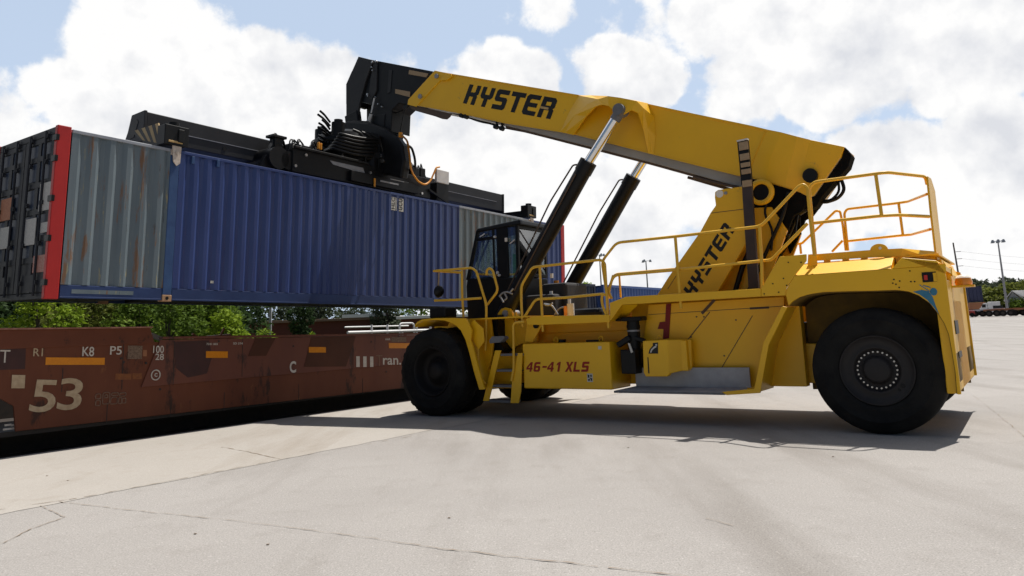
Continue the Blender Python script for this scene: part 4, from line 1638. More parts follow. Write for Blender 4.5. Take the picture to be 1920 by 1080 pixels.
mb.box(-.94, .98, -1.04, 1.04, 2.14, 2.52)
mb.box(-1.0, -.86, -1.77, 1.77, .602, 2.2)
mb.build('counterweight', 'yellow', mach, bevel=.015)
for (z0, z1) in ((1.40, 1.60), (1.05, 1.14)):
    mb = MB()
    mb.box(-1.012, -1.0005, .5, 1.05, z0, z1)
    mb.build('rear_grille', 'black', mach)
# blue swoosh along the arch
mb = MB()
for ring in ([(1712, 547), (1728, 543.5), (1741, 546), (1749, 557), (1754, 572), (1761, 590), (1750, 575), (1738, 562), (1724, 552)],):
    mb.add([M(x, y, SF) + Y1 * .004 for x, y in ring], [list(range(len(ring)))])
c = M(1750.5, 547, SF) + Y1 * .004
mb.add([c + Vector((math.cos(t) * .045, 0, math.sin(t) * .055)) for t in [k * math.pi / 8 for k in range(16)]], [list(range(16))])
for (x0, y0, x1, y1) in ((1724, 535, 1746, 549), (1731, 536, 1745, 540)):
    a, b = M(x0, y0, SF) + Y1 * .004, M(x1, y1, SF) + Y1 * .004
    mb.add([a, b, b + Vector((0, 0, .014)), a + Vector((0, 0, .014))], [(0, 1, 2, 3)])
mb.build('blue_decal', 'decal_blue', mach, fix=False)
mb = MB()
for x, y in ((1676, 524), (1674, 531), (1680, 533), (1686, 539), (1687, 527), (1706, 508), (1708, 528), (1715, 528), (1478, 492), (1502, 492), (1469, 522), (1475, 535), (1449, 532), (1460, 548), (1433, 551)):
    p = M(x, y, SF)
    mb.cyl(p + Y1 * -.01, p + Y1 * .006, .011, 8)
mb.build('bolt_heads', 'black', mach)

# ---- front lip of the rear wheel arch, deck side plates
plate('arch_lip', 'yellow', [(1476, 576), (1466, 574), (1431, 643), (1414, 729), (1353, 735), (1362, 741), (1425, 737), (1441, 647)], 1.86, .05)
mb = MB()
P = [M(1470, 575, 1.85), M(1435, 645, 1.85), M(1420, 735, 1.85)]
mb.loft([[p for p in P], [Vector((p.x, 1.0, p.z)) for p in P]], False)
mb.build('arch_front', 'yellow', mach, solid=.03)
plate('deck_gusset', 'yellow', [(1427, 541), (1462, 481), (1512, 476.5), (1512, 489), (1490, 517), (1474, 541), (1473, 554), (1427, 556)], 1.846, .03, mirror=True)
plate('deck_fascia', 'yellow', [(1144, 602), (1143, 568), (1172.5, 556.5), (1426.5, 541), (1426.5, 556), (1166, 571.5)], 1.85, .03, mirror=True)
plate('deck_fascia', 'yellow', [(986, 598), (1000, 593), (1143, 590), (1143, 604), (1019, 609), (988, 609)], 1.85, .03, mirror=True)
mb = MB()
for sgn in (1, -1):
    mb.box(1.2, 4.0, .85, 1.815, 2.16, 2.185, lambda x, y, z: (x, y * sgn, z))
    mb.box(4.31, 6.12, .85, 1.815, 1.87, 1.90, lambda x, y, z: (x, y * sgn, z))
    mb.prism([(4.0, 1.815 * sgn, 2.186), (4.31, 1.815 * sgn, 1.90), (4.31, 1.815 * sgn, 1.87), (4.0, 1.815 * sgn, 2.15)], (0, -.96 * sgn, 0))
    mb.box(6.121, 7.6, .85, 1.815, 1.95, 1.98, lambda x, y, z: (x, y * sgn, z))
mb.build('walkway', 'yellow', mach)
# under-deck flap
mb = MB()
mb.prism([M(1166, 572, 1.82), M(1196, 571, 1.82), M(1164, 603, 1.3), M(1145, 602, 1.82)], (0, -.02, 0))
mb.build('deck_bracket', 'yellow', mach)
# ---- chassis
mb = MB()
for s in (1, -1):
    f = lambda x, y, z: (x, y * s, z)
    mb.box(1.2, 7.55, .78, 1.02, .62, 1.62, f)
    mb.box(4.2, 7.55, .80, 1.0, 1.621, 1.86, f)
    mb.box(1.15, 4.2, .95, 1.16, .62, 2.12, f)
mb.box(5.2, 5.6, -.78, .78, .7, 1.5)
mb.box(1.0, 4.2, -.95, .95, .66, 1.3)
mb.build('chassis', 'yellow', mach, bevel=.01)
mb = MB()
mb.box(1.2, 6.9, -.78, .78, 1.3, 1.66)
mb.box(6.9, 9.1, -.95, .95, .75, 1.55)
mb.build('drivetrain', 'black', mach, bevel=.03)
# engine side panel with seams
plate('side_panel', 'yellow', [(1216, 571.5), (1470, 556), (1470, 577), (1434, 646), (1416, 730), (1352, 734), (1206, 734), (1206, 640)], 1.30, .05)
mb = MB()
for (x0, y0, x1, y1, w) in ((1331, 585, 1278, 652, .014), (1411, 592, 1353, 690, .010), (1216, 590, 1470, 574, .008), (1340, 562, 1316, 588, .05)):
    a, b = M(x0, y0, 1.30), M(x1, y1, 1.30)
    mb.bar(a + Y1 * .004, b + Y1 * .004, w, .006, (0, 1, 0))
a, b = M(1406, 578.5, 1.30), M(1442, 576.5, 1.30)
mb.bar(a + Y1 * .004, b + Y1 * .004, .035, .006, (0, 1, 0))
for x, y in ((1320, 594), (1296, 632), (1358, 667), (1306, 594), (1380, 600)):
    p = M(x, y, 1.3)
    mb.cyl(p, p + Y1 * .01, .014, 8)
mb.build('panel_seam', 'panel_brown', mach)
plate('warning_stripe', 'red_paint', [(1249, 570), (1258, 569.5), (1254, 634), (1243, 636), (1244, 617), (1233, 617), (1237, 604), (1247, 603)], 1.315, .012, bevel=0)
# ---- tank
mb = MB()
a, b = M(979.5, 645.5, 1.8), M(1146, 730, 1.8)
z1, z0, f1, f0 = 1.435, .575, 6.30, 4.365
mb.box(f0, f1, 1.03, 1.8, z0, z1)
tank = mb.build('fuel_tank', 'yellow', mach, bevel=.025)
mb = MB()
o, e, t = M(986, 696, 1.8), M(1104, 696.5, 1.8), M(990, 680, 1.8)
o.z = .895
block_word(mb, '46-41 XLS', o, Vector((e.x - o.x + .02, 0, 0)), Vector((-.045, 0, .185)), Y1, .003)
mb.build('lettering', 'letter_red', tank, fix=False)
mb = MB()
p = M(1112, 716, 1.8)
mb.box(p.x, p.x + .12, 1.801, 1.803, p.z, p.z + .15)
p = M(1128, 655, 1.8)
mb.box(p.x, p.x + .07, 1.801, 1.803, p.z, p.z + .06)
st = mb.build('sticker', 'decal_white', tank)
mb = MB()
p = M(1112, 716, 1.8)
for dx, dz, w, h in ((.015, .02, .03, .05), (.06, .02, .04, .03), (.02, .09, .03, .04), (.07, .075, .035, .055), (.045, .055, .02, .02)):
    mb.box(p.x + dx, p.x + dx + w, 1.8032, 1.804, p.z + dz, p.z + dz + h)
mb.build('print', 'letter_black', tank)
for x in (1035, 1120):
    p = M(x, 645, 1.7)
    mb = MB()
    c = Vector((p.x, 1.55, z1 + .05))
    mb.tube([c + Vector((math.cos(k * math.pi / 8) * .045, 0, math.sin(k * math.pi / 8) * .05)) for k in range(17)], .014, .001, 6)
    mb.build('lifting_eye', 'yellow', tank)
mb = MB()
mb.box(f0 + .35, f0 + .6, 1.4, 1.6, z1, z1 + .035)
mb.cyl((5.6, 1.45, z1), (5.6, 1.45, z1 + .06), .09, 14)
mb.build('filler_cap', 'black', tank)
# ---- step platform, box and air intake
mb = MB()
mb.box(1.97, 4.05, 1.42, 1.46, .62, .945)
mb.prism([(4.33, 1.8, .56), (4.05, 1.46, .62), (2.03, 1.46, .62), (2.30, 1.8, .56)], (0, 0, -.035))
mb.box(2.30, 4.33, 1.785, 1.80, .523, .5595)
mb.build('step_platform', 'step_plate', mach)
mb = MB()
P = [(3.715, 1.43), (3.24, 1.445), (3.25, .86), (3.29, .815), (3.70, .81), (3.735, .88)]
Q = [(x, z) for x, z in P]
front = [Vector((x, 1.78, z)) for x, z in P]
mb.prism(front, (0, -.12, 0))
P2 = [(3.239, 1.445), (2.90, 1.425), (2.92, .95), (3.0, .90), (3.25, .85)]
mb.prism([Vector((3.239, 1.778, 1.445)), Vector((2.93, 1.46, 1.43)), Vector((2.95, 1.46, .93)), Vector((3.25, 1.778, .86))], (.22, -.15, 0))
mb.box(2.98, 3.71, 1.32, 1.60, .90, 1.42)
bx = mb.build('battery_box', 'yellow', mach, bevel=.015)
mb = MB()
mb.add([M(x, y, 1.78) + Y1 * .004 for x, y in ((1224, 643), (1234, 642), (1234, 663), (1216, 663), (1218, 655), (1224, 648))], [(0, 1, 2, 3, 4, 5)])
mb.add([M(x, y, 1.78) + Y1 * .004 for x, y in ((1214, 670), (1216, 670), (1218, 700), (1215.5, 700))], [(0, 1, 2, 3)])
mb.build('warning_sign', 'letter_black', bx, fix=False)
mb = MB()
P = [M(1226 + 9 * math.sin(t) * .7, 661 - 13 * math.cos(t * 1.0), 1.78) for t in (0, .3, .6, .9)]
mb.add([M(x, y, 1.78) + Y1 * .006 for x, y in ((1219, 661), (1221, 655), (1226, 650), (1231, 648), (1231, 651), (1227, 653), (1223, 657), (1221.5, 661))], [list(range(8))])
mb.add([M(x, y, 1.78) + Y1 * .006 for x, y in ((1229, 645), (1232.5, 645), (1232.5, 648), (1229, 648))], [(0, 1, 2, 3)])
mb.build('warning_print', 'decal_white', bx, fix=False)
mb = MB()
p = M(1236, 633, 1.6)
mb.tube([Vector((p.x, 1.6, p.z - .01)) + Vector((math.cos(k * math.pi / 8) * .04, 0, math.sin(k * math.pi / 8) * .045)) for k in range(17)], .014, .001, 6)
mb.build('lifting_eye', 'yellow', bx)
mb = MB()
c = M(1188, 620, 1.5)
mb.cyl((c.x, 1.5, 1.0), (c.x, 1.5, 1.80), .115, 20)
mb.cyl((c.x, 1.5, 1.66), (c.x, 1.5, 1.72), .125, 20)
mb.box(c.x - .23, c.x + .16, 1.38, 1.66, 1.79, 1.87)
mb.box(c.x - .02, c.x + .36, 1.42, 1.62, 1.80, 1.85)
mb.box(c.x - .1, c.x + .2, 1.3, 1.7, .85, 1.28)
mb.bar((c.x + .02, 1.6, 1.5), (c.x + .26, 1.65, 1.36), .14, .1)
mb.bar((c.x - .02, 1.55, 1.5), (c.x - .22, 1.5, 1.42), .12, .08)
mb.build('air_intake', 'black', mach, bevel=.02)
mb = MB()
mb.cyl((c.x, 1.5, 1.60), (c.x, 1.5, 1.63), .119, 20)
mb.build('clamp_band', 'steel', mach)
mb = MB()
a = M(1177, 646, 1.72)
mb.prism([M(1177, 643, 1.71), M(1181, 644, 1.71), M(1187, 660, 1.71), M(1183, 662, 1.71)], (0, -.01, 0))
mb.build('sticker', 'decal_white', mach)

# ---- ladder
mb = MB()
mb.prism([M(x, y, 1.86) for x, y in ((928, 657), (939, 657), (916, 752), (905.5, 752))], (0, -.03, 0))
mb.prism([M(x, y, 1.86) for x, y in ((971, 662), (979, 662), (977, 712), (976, 735), (972, 756), (957, 756), (960, 712))], (0, -.03, 0))
mb.prism([M(x, y, 1.45) for x, y in ((930, 662), (978, 662), (972, 728), (912, 728))], (0, -.02, 0))
lad = mb.build('ladder', 'yellow', mach, bevel=.006)
for x0, x1, y in ((930, 979, 663.5), (924, 968, 693), (917, 961, 722), (906, 958, 750)):
    a, b = M(x0, y, 1.855), M(x1, y, 1.855)
    mb = MB()
    mb.box(b.x, a.x, 1.52, 1.83, a.z - .045, a.z)
    mb.build('tread', 'grey_step', lad, bevel=.006)
# ---- front fender and side plates
fen = [(779, 614), (780.5, 609.5), (784, 606), (791, 602), (803, 600.5), (818, 600), (834, 601.5), (846, 605.5), (856, 611.5), (864.5, 620), (873, 637), (881, 664), (889, 697), (899, 731)]
fo = [(908, 730), (896.5, 690), (889, 660), (882, 638), (884, 620), (873, 597), (850, 596), (818, 596.5), (803, 597.5), (791, 599), (782, 603.5), (777.5, 609.5)]
plate('front_fender', 'yellow', fen + fo, 2.1, .05, mirror=True)
for sgn in (1, -1):
    mb = MB()
    P = [M(x, y, 2.06) for x, y in fen]
    mb.loft([[Vector((p.x, 2.06 * sgn, p.z + .012)) for p in P], [Vector((p.x, 1.0 * sgn, p.z + .012)) for p in P]], True)
    mb.build('fender_sheet', 'yellow', mach, fix=False, solid=.02)
plate('side_frame', 'yellow', [(881, 600), (893, 597), (919, 595.5), (924, 640), (922, 668), (905, 728), (899, 730), (884, 664)], 1.62, .06)
plate('hinge_plate', 'yellow', [(884, 604), (889, 600), (896, 607), (906, 616), (908, 640), (897, 655), (890, 646), (882, 632), (880, 612)], 1.98, .02)
mb = MB()
p = M(883, 622, 1.99)
mb.cyl(p - Y1 * .02, p + Y1 * .03, .035, 12)
mb.build('hinge_pin', 'steel', mach)
# cylinder foot ears and the plate beside them
ear = [(930, 648)] + [(930 + 2, 612), (930.5, 600), (933, 588), (939, 579.5), (947, 576.5), (955, 578.5), (960, 586), (961, 597), (964, 602), (975, 602), (980, 598), (996, 594), (1006, 594), (1007, 640), (1000, 642), (976, 645), (958, 655), (946, 655)]
plate('cylinder_bracket', 'yellow', ear, 1.24, .07, mirror=True)
plate('cylinder_bracket', 'yellow', ear, .90, .07, mirror=True)
mb = MB()
p = M(947.5, 588, 1.25)
for s in (1, -1):
    mb.cyl((p.x, 1.27 * s, p.z), (p.x, .80 * s, p.z), .072, 20)
mb.build('pivot_pin', 'steel', mach)
plate('bracket_web', 'yellow', [(989, 598), (1018, 597), (1018, 606), (998, 642), (984, 640)], 1.55, .04)
p = M(1006, 611, 1.56)
mb = MB()
mb.cyl(p - Y1 * .02, p + Y1 * .05, .05, 14)
mb.build('pivot_boss', 'black', mach)
mb = MB()
mb.prism([M(x, y, 1.9) for x, y in ((917, 638), (922, 631), (943, 630), (946, 634), (938, 642), (918, 644))], (0, -.16, 0))
mb.build('work_lamp', 'grey_step', mach, bevel=.01)
mb = MB()
mb.prism([M(x, y, 1.5) for x, y in ((920, 596), (932, 590), (934, 640), (946, 655), (925, 668))], (0, -.4, 0))
mb.build('hose_recess', 'black', mach)
# front frame between the wheels
mb = MB()
mb.box(7.2, 9.4, .62, .9, .7, 1.98)
mb.box(7.2, 9.4, -.9, -.62, .7, 1.98)
mb.box(9.25, 9.4, -.62, .62, .7, 1.7)
mb.build('front_frame', 'yellow', mach, bevel=.012)
mb = MB()
mb.box(8.2, 8.65, 1.5, 1.9, 2.03, 2.25)
mb.build('lamp_bank', 'black', mach, bevel=.03)

# ---- tower that carries the boom
TW = [(1232, 553), (1252, 521), (1313, 434), (1332, 399), (1342, 385), (1340, 370), (1340.5, 360), (1346, 356), (1392, 349.5), (1396, 394), (1403, 449), (1347, 545), (1320, 560), (1240, 562)]
for o in plate('boom_tower', 'yellow', TW, .86, .10, mirror=True, bevel=.012):
    pass
tower = o
mb = MB()
o_, e_ = M(1299.5, 561, .86), M(1377, 433.5, .86)
t_ = M(1281.5, 543, .86)
block_word(mb, 'HYSTER', o_, e_ - o_, t_ - o_, Y1, .004)
mb.build('lettering', 'letter_black', mach, fix=False)
mb = MB()
a, b = M(1334, 399.5, .86), M(1396, 392, .86)
mb.bar(a + Y1 * .003, b + Y1 * .003, .010, .004, (0, 1, 0))
a, b = M(1252, 542, .86), M(1268, 517, .86)
mb.bar(a + Y1 * .003, b + Y1 * .003, .008, .004, (0, 1, 0))
mb.build('weld_seam', 'panel_brown', mach)
mb = MB()
p = M(1349.5, 363.5, .86)
mb.cyl(p + Y1 * .004, p + Y1 * .007, .07, 20)
mb.build('lifting_hole', 'amber_top', mach)
mb = MB()
p = M(1361, 362, .86)
mb.cyl(p, p + Y1 * .02, .03, 12)
mb.build('tower_bolt', 'steel', mach)
# cheek plates behind, up to the boom pivot
CH = [(1345, 545), (1404, 447), (1410, 390), (1446, 388), (1476, 432), (1462, 470), (1432, 545), (1425, 562), (1350, 560)]
plate('tower_cheek', 'yellow', CH, .50, .06, mirror=True)
mb = MB()
for x0, y0, x1, y1 in ((1256, 548, 1338, 392), (1338, 392, 1344, 362)):
    a, b = M(x0, y0, .8), M(x1, y1, .8)
    mb.prism([(a.x - .12, .76, a.z), (a.x - .16, .76, a.z), (b.x - .16, .76, b.z), (b.x - .12, .76, b.z)], (0, -1.52, 0))
mb.build('tower_front', 'yellow', mach)
# dark arms, hose reel and hoses between the cheeks
plate('pivot_arm', 'black_matte', [(1408, 336), (1446, 341), (1498, 352), (1512, 338), (1526, 340), (1527, 364), (1503, 396), (1488, 404), (1474, 440), (1458, 470), (1448, 440), (1440, 394), (1408, 392)], .44, .08, mirror=True)
mb = MB()
c = M(1428, 361, .62)
mb.lathe([(.20, 0), (.235, .01), (.235, .06), (.15, .07), (.15, .0)], c, Y1, 28)
mb.build('hose_reel', 'yellow', mach)
mb = MB()
mb.cyl(c - Y1 * .04, c + Y1 * .012, .21, 24)
mb.build('reel_core', 'black', mach)
mb = MB()
rr2 = random.Random(3)
for (pts, s, r) in (([(1490, 352), (1486, 390), (1462, 430), (1440, 490), (1425, 545)], .30, .05), ([(1478, 360), (1470, 400), (1446, 452), (1418, 515), (1402, 548)], .58, .035),
                    ([(1500, 392), (1484, 430), (1470, 462), (1448, 505), (1434, 545)], -.1, .03), ([(1498, 404), (1490, 432), (1470, 470), (1452, 500), (1436, 540)], -.3, .022),
                    ([(1440, 372), (1432, 400), (1450, 432), (1446, 470)], .60, .022), ([(1450, 440), (1470, 445), (1480, 440)], .45, .02), ([(1405, 470), (1392, 500), (1378, 548)], .60, .05),
                    ([(1495, 400), (1499, 405), (1502, 440)], .0, .012)):
    mb.tube([M(x, y, s) for x, y in pts], r, .25)
mb.build('tower_hoses', 'black', mach)
mb = MB()
p = M(1497, 398, .1)
mb.cyl(p, p + Vector((-.12, 0, .06)), .07, 14)
mb.bar(p + Vector((.02, 0, -.05)), p + Vector((.1, 0, -.4)), .03, .03)
mb.build('rear_camera', 'black', mach)
mb = MB()
for pts, r in (([(1523, 371), (1545, 381), (1572, 372), (1584, 356), (1578, 338)], .03), ([(1526, 372), (1556, 378), (1574, 360), (1572, 340)], .022)):
    mb.tube([M(x, y, .2) for x, y in pts], r, .3)
mb.build('boom_hose_loop', 'black', mach)
# light post beside the tower
mb = MB()
mb.bar(M(1401, 344, 1.05), M(1414, 541, 1.05), .17, .10, (0, 1, 0))
post = mb.build('service_post', 'post_brown', mach, bevel=.01)
mb = MB()
mb.bar(M(1393, 264, 1.05), M(1401, 346, 1.05), .185, .08, (0, 1, 0))
mb.build('louvre_frame', 'black', post)
mb = MB()
for y0, y1 in ((266, 281), (288, 300), (305, 313), (317, 326)):
    a, b = M(1393 + (y0 - 264) * .1, y0, 1.10), M(1393 + (y1 - 264) * .1, y1, 1.10)
    mb.bar(a, b, .16, .02, (0, 1, 0))
mb.build('louvre_slat', 'tan', post)
mb = MB()
mb.bar(M(1392.6, 262.2, 1.08), M(1392.9, 264.5, 1.08), .19, .10, (0, 1, 0))
mb.build('louvre_cap', 'white_box', post)
mb = MB()
mb.bar(M(1400, 338, 1.11), M(1401, 350, 1.11), .16, .02, (0, 1, 0))
mb.build('louvre_pad', 'tan', post)

# ---- boom
BS = .45
BT = [(815, 133), (1000, 164), (1085, 178), (1140, 182), (1190, 189.5), (1300, 213), (1410, 236), (1500, 258), (1583, 275)]
BB = [(1576, 296), (1527, 366), (1519, 371), (1500, 361), (1464, 349.5), (1409, 334), (1380, 329), (1215, 287.5), (1075, 252), (950, 232), (862, 213), (770, 196), (765, 188)]
P = [M(x, y, BS) for x, y in BT + BB]
mb = MB()
mb.prism(P, (0, -2 * BS, 0))
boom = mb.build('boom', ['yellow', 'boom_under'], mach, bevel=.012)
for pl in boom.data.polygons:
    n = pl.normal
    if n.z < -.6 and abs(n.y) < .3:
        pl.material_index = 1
# rear black end
plate('boom_tail', 'black_matte', [(1584, 275.5), (1597, 291), (1590, 313), (1541, 368), (1530, 388), (1501, 394), (1521, 371), (1577, 297)], .40, .30)
# raised pivot housing on the rear of the boom side
mb = MB()
A = [M(x, y, BS) for x, y in ((1482, 255), (1510, 262), (1492, 346), (1474, 349))]
lo = [M(x, y, BS) for x, y in ((1460, 249), (1420, 329))]
for s in (1, -1):
    f = lambda p, d: Vector((p.x, (BS + d) * s, p.z))
    q = [M(x, y, BS) for x, y in ((1464, 248.5), (1420, 333), (1437, 339), (1484, 354), (1500, 258), (1522, 264), (1505, 360))]
    rows = [[f(M(1430, 241, BS), .001), f(M(1466, 249, BS), .05), f(M(1496, 257, BS), .05), f(M(1519, 262, BS), .001)],
            [f(M(1408, 291, BS), .001), f(M(1444, 300, BS), .05), f(M(1482, 308, BS), .05), f(M(1505, 316, BS), .001)],
            [f(M(1406, 330, BS), .001), f(M(1436, 340, BS), .05), f(M(1474, 350.5, BS), .05), f(M(1496, 357, BS), .001)]]
    mb.loft(rows, False)
mb.build('side_stiffener', 'yellow', boom)
mb = MB()
for (x0, y0, x1, y1) in ((1436, 245, 1408, 310), (1463, 250, 1435, 338), (1408, 310, 1407, 331)):
    a, b = M(x0, y0, BS), M(x1, y1, BS)
    mb.bar(a + Y1 * .012, b + Y1 * .012, .010, .02, (0, 1, 0))
mb.build('weld_seam', 'yellow', boom)
p = M(1520.5, 330, BS)
for s in (1, -1):
    mb = MB()
    mb.cyl((p.x, BS * s, p.z), (p.x, (BS + .085) * s, p.z), .125, 28)
    mb.build('pivot_cap', 'black', boom, bevel=.008)
mb = MB()
o_, e_, t_ = M(868, 193.5, BS), M(1031, 223.5, BS), M(881, 158, BS)
block_word(mb, 'HYSTER', o_, e_ - o_, t_ - o_, Y1, .004)
mb.build('lettering', 'letter_black', boom, fix=False)
mb = MB()
q = M(1014, 199, BS), M(1029, 202, BS), M(1028, 206, BS), M(1013, 203, BS)
mb.add([p + Y1 * .006 for p in q], [(0, 1, 2, 3)])
mb.build('small_label', 'hazard_yellow', boom, fix=False)
# top and bottom flange edges
for pts, off in ((BT[:3], .0), (BT[4:8], 0)):
    mb = MB()
    for (a, b) in zip(pts, pts[1:]):
        for s in (1, -1):
            p, q = M(*a, BS), M(*b, BS)
            mb.bar((p.x, (BS + .012) * s, p.z - .015), (q.x, (BS + .012) * s, q.z - .015), .022, .026)
    mb.build('top_flange', 'yellow', boom)
for pts in (BB[4:9], BB[8:12]):
    mb = MB()
    for (a, b) in zip(pts, pts[1:]):
        for s in (1, -1):
            p, q = M(*a, BS), M(*b, BS)
            mb.bar((p.x, (BS + .010) * s, p.z + .012), (q.x, (BS + .010) * s, q.z + .012), .018, .02)
    mb.build('bottom_flange', 'yellow', boom)
# flared lift-cylinder brackets
R0 = [(1052, 248), (1068, 212), (1086, 180), (1108, 180), (1140, 182), (1163, 185.5), (1190, 189.5), (1214, 195), (1226, 220), (1229, 255), (1226, 290)]
R1 = [(1060, 249.5, .46), (1079, 216, .60), (1104, 195, .78), (1123, 187, .90), (1141, 181.5, .97), (1163, 184.5, 1.0), (1181, 188, .97), (1193, 190.5, .90), (1205, 203, .76), (1214, 240, .60), (1222, 289, .46)]
R2 = [(1076, 253, .462), (1100, 218, .70), (1117, 200, .88), (1129, 196.5, .95), (1142, 199, 1.0), (1157, 214, 1.03), (1171, 214, 1.03), (1184, 206.5, .97), (1196, 212, .86), (1205, 240, .66), (1216, 288, .462)]
for s in (1, -1):
    g = lambda p: Vector((p.x, p.y * s, p.z))
    mb = MB()
    mb.loft([[g(M(x, y, BS - .002)) for x, y in R0], [g(M(*q)) for q in R1], [g(M(*q)) for q in R2]], False)
    mb.build('cylinder_shroud', 'yellow', boom, solid=.035)
# inner section and head
plate('boom_inner', 'black', [(676, 108), (835, 138), (800, 204), (748, 193), (735, 206), (733, 246), (714, 240), (700, 232), (695, 195), (674, 190), (668, 170)], .36, .72, mirror=False, bevel=.015)
head = plate('head_cheek', 'black_beam', [(672, 106), (649, 158), (649, 226), (668, 228), (675, 190), (686, 150), (700, 113)], .42, .07, mirror=True)
mb = MB()
a, b = M(660, 133, .35), M(649, 195, .35)
mb.prism([(a.x, .35, a.z), (M(649, 158, .35).x, .35, M(649, 158, .35).z), (b.x, .35, b.z), (b.x - .1, .35, b.z), (a.x - .2, .35, a.z - .4)], (0, -.7, 0))
mb.build('head_front', 'black', mach)
plate('head_rib', 'black_beam', [(701, 114), (707, 116), (706, 170), (697, 186), (691, 184), (694, 150)], .40, .05)
plate('wear_pad', 'tan', [(767, 131), (803, 138), (799, 145), (766, 139)], .375, .014, bevel=0)
plate('wear_pad', 'tan', [(741, 167), (769, 172), (768, 182), (741, 175)], .375, .014, bevel=0)
plate('head_seam', 'black_beam', [(729, 131), (735, 132), (732, 172), (726, 176)], .372, .01, bevel=0)
mb = MB()
for x, y, r in ((698, 116.5, .03), (705, 115, .03), (697, 126, .022), (698.5, 132, .02), (689, 177, .03), (690, 180, .02), (709, 195, .02), (716, 200, .018), (704, 182, .015)):
    p = M(x, y, .425)
    mb.cyl(p - Y1 * .03, p + Y1 * .02, r, 10)
mb.build('head_bolts', 'bolt', mach)
# collar at the front of the outer boom
plate('boom_collar', 'yellow', [(815, 132), (838, 137), (780, 200), (764, 196), (765, 187)], .475, .03, parent=boom)
plate('boom_collar', 'yellow', [(836, 137), (846, 139), (847, 143), (838, 150), (824, 151)], .51, .05, parent=boom)
mb = MB()
for x, y in ((819, 143), (788, 181)):
    p = M(x, y, .49)
    mb.cyl(p - Y1 * .02, p + Y1 * .03, .06, 14)
mb.build('adjuster_bolt', 'steel', boom)
plate('mud_flap', 'panel_brown', [(768, 196), (847, 213), (844, 219), (838, 224), (829, 223), (815, 218), (776, 207), (770, 203)], .43, .02, parent=boom)
mb = MB()
for x, y in ((866, 217), (874, 219), (930, 238), (941, 241)):
    p = M(x, y, .42)
    mb.cyl(p - Y1 * .05, p + Y1 * .05, .055, 14)
for x, y in ((866, 212), (873, 214), (931, 229), (941, 231)):
    a, b = M(x, y, .42), M(x + 2, y + 8, .42)
    mb.bar(a, b, .04, .04)
for pts, s in (([(845, 211), (890, 224), (945, 240), (1010, 252)], .2), ([(860, 214), (900, 229), (930, 234)], .35), ([(870, 214), (920, 232), (950, 234)], -.3)):
    mb.tube([M(x, y, s) for x, y in pts], .016, .2)
mb.build('hose_guide', 'black', boom)
KT = [(862, 212), (950, 231), (1075, 251), (1215, 286.5), (1380, 328), (1420, 337)]
KB = [(1420, 358), (1390, 351.5), (1320, 332), (1215, 303), (1100, 273.5), (1000, 248), (950, 236)]
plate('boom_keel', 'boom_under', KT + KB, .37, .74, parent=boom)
mb = MB()
for pts, s, r in ((KB[::-1], .30, .035), ([(1385, 350), (1340, 341), (1300, 330)], .39, .03), ([(1400, 362), (1345, 347), (1290, 331)], .1, .03)):
    mb.tube([M(x, y + 1.5, s) for x, y in pts], r, .2)
mb.build('keel_hose', 'panel_brown', boom)
# ---- lift cylinders
for s in (1, -1):
    a, t, b = Vector((7.235, 1.05 * s, 2.08)), Vector((5.03, 1.03 * s, 5.02)), Vector((4.24, 1.0 * s, 5.96))
    mb = MB()
    mb.cyl(a - (t - a).normalized() * .1, t, .168, 28)
    mb.cyl(t - (t - a).normalized() * .22, t + (t - a).normalized() * .03, .182, 28)
    cy = mb.build('lift_cylinder', 'black', mach)
    mb = MB()
    mb.cyl(t, b - (b - t).normalized() * .1, .098, 24)
    mb.build('rod', 'chrome', cy)
    mb = MB()
    d = (b - t).normalized()
    mb.cyl(b - d * .22, b + d * .06, .11, 18)
    mb.cyl(b - Y1 * .13, b + Y1 * .13, .12, 18)
    mb.build('rod_eye', 'grey_step', cy, bevel=.01)
    mb = MB()
    n = Vector((.165, 0, .12))
    mb.tube([t + n * 1.0 - d * .15, t + n * 1.35 - d * .2, t + n * 1.35 - d * 1.1, a + n * 1.3 + d * .6, a + n * 1.1 + d * .3], .018, .1)
    mb.tube([t + Vector((0, .18 * s, 0)) - d * .3, a + Vector((0, .19 * s, 0)) + d * .6], .016, .1)
    mb.build('oil_pipe', 'panel_brown', cy)
# the leaping-cat shaped silver mark on the near barrel is left as a plain silver bracket
mb = MB()
for pts in ([(936, 556), (942, 549), (950, 547), (956, 549), (962, 541)], [(938, 556), (944, 567)], [(946, 550), (951, 559), (946, 563)], [(953, 548), (961, 551)]):
    mb.tube([M(x, y, 1.30) for x, y in pts], .018, .05, 6)
mb.build('silver_hose_clamp', 'galv', mach)

# ---- cab
S0, S1 = .62, -.55
cab = None


def cp(x, y, s=S0):
    return M(x, y, s)


fb, ft, rt, rb = cp(872, 556), cp(891, 431), cp(966, 423), cp(968, 560)
roofz = ft.z
mb = MB()
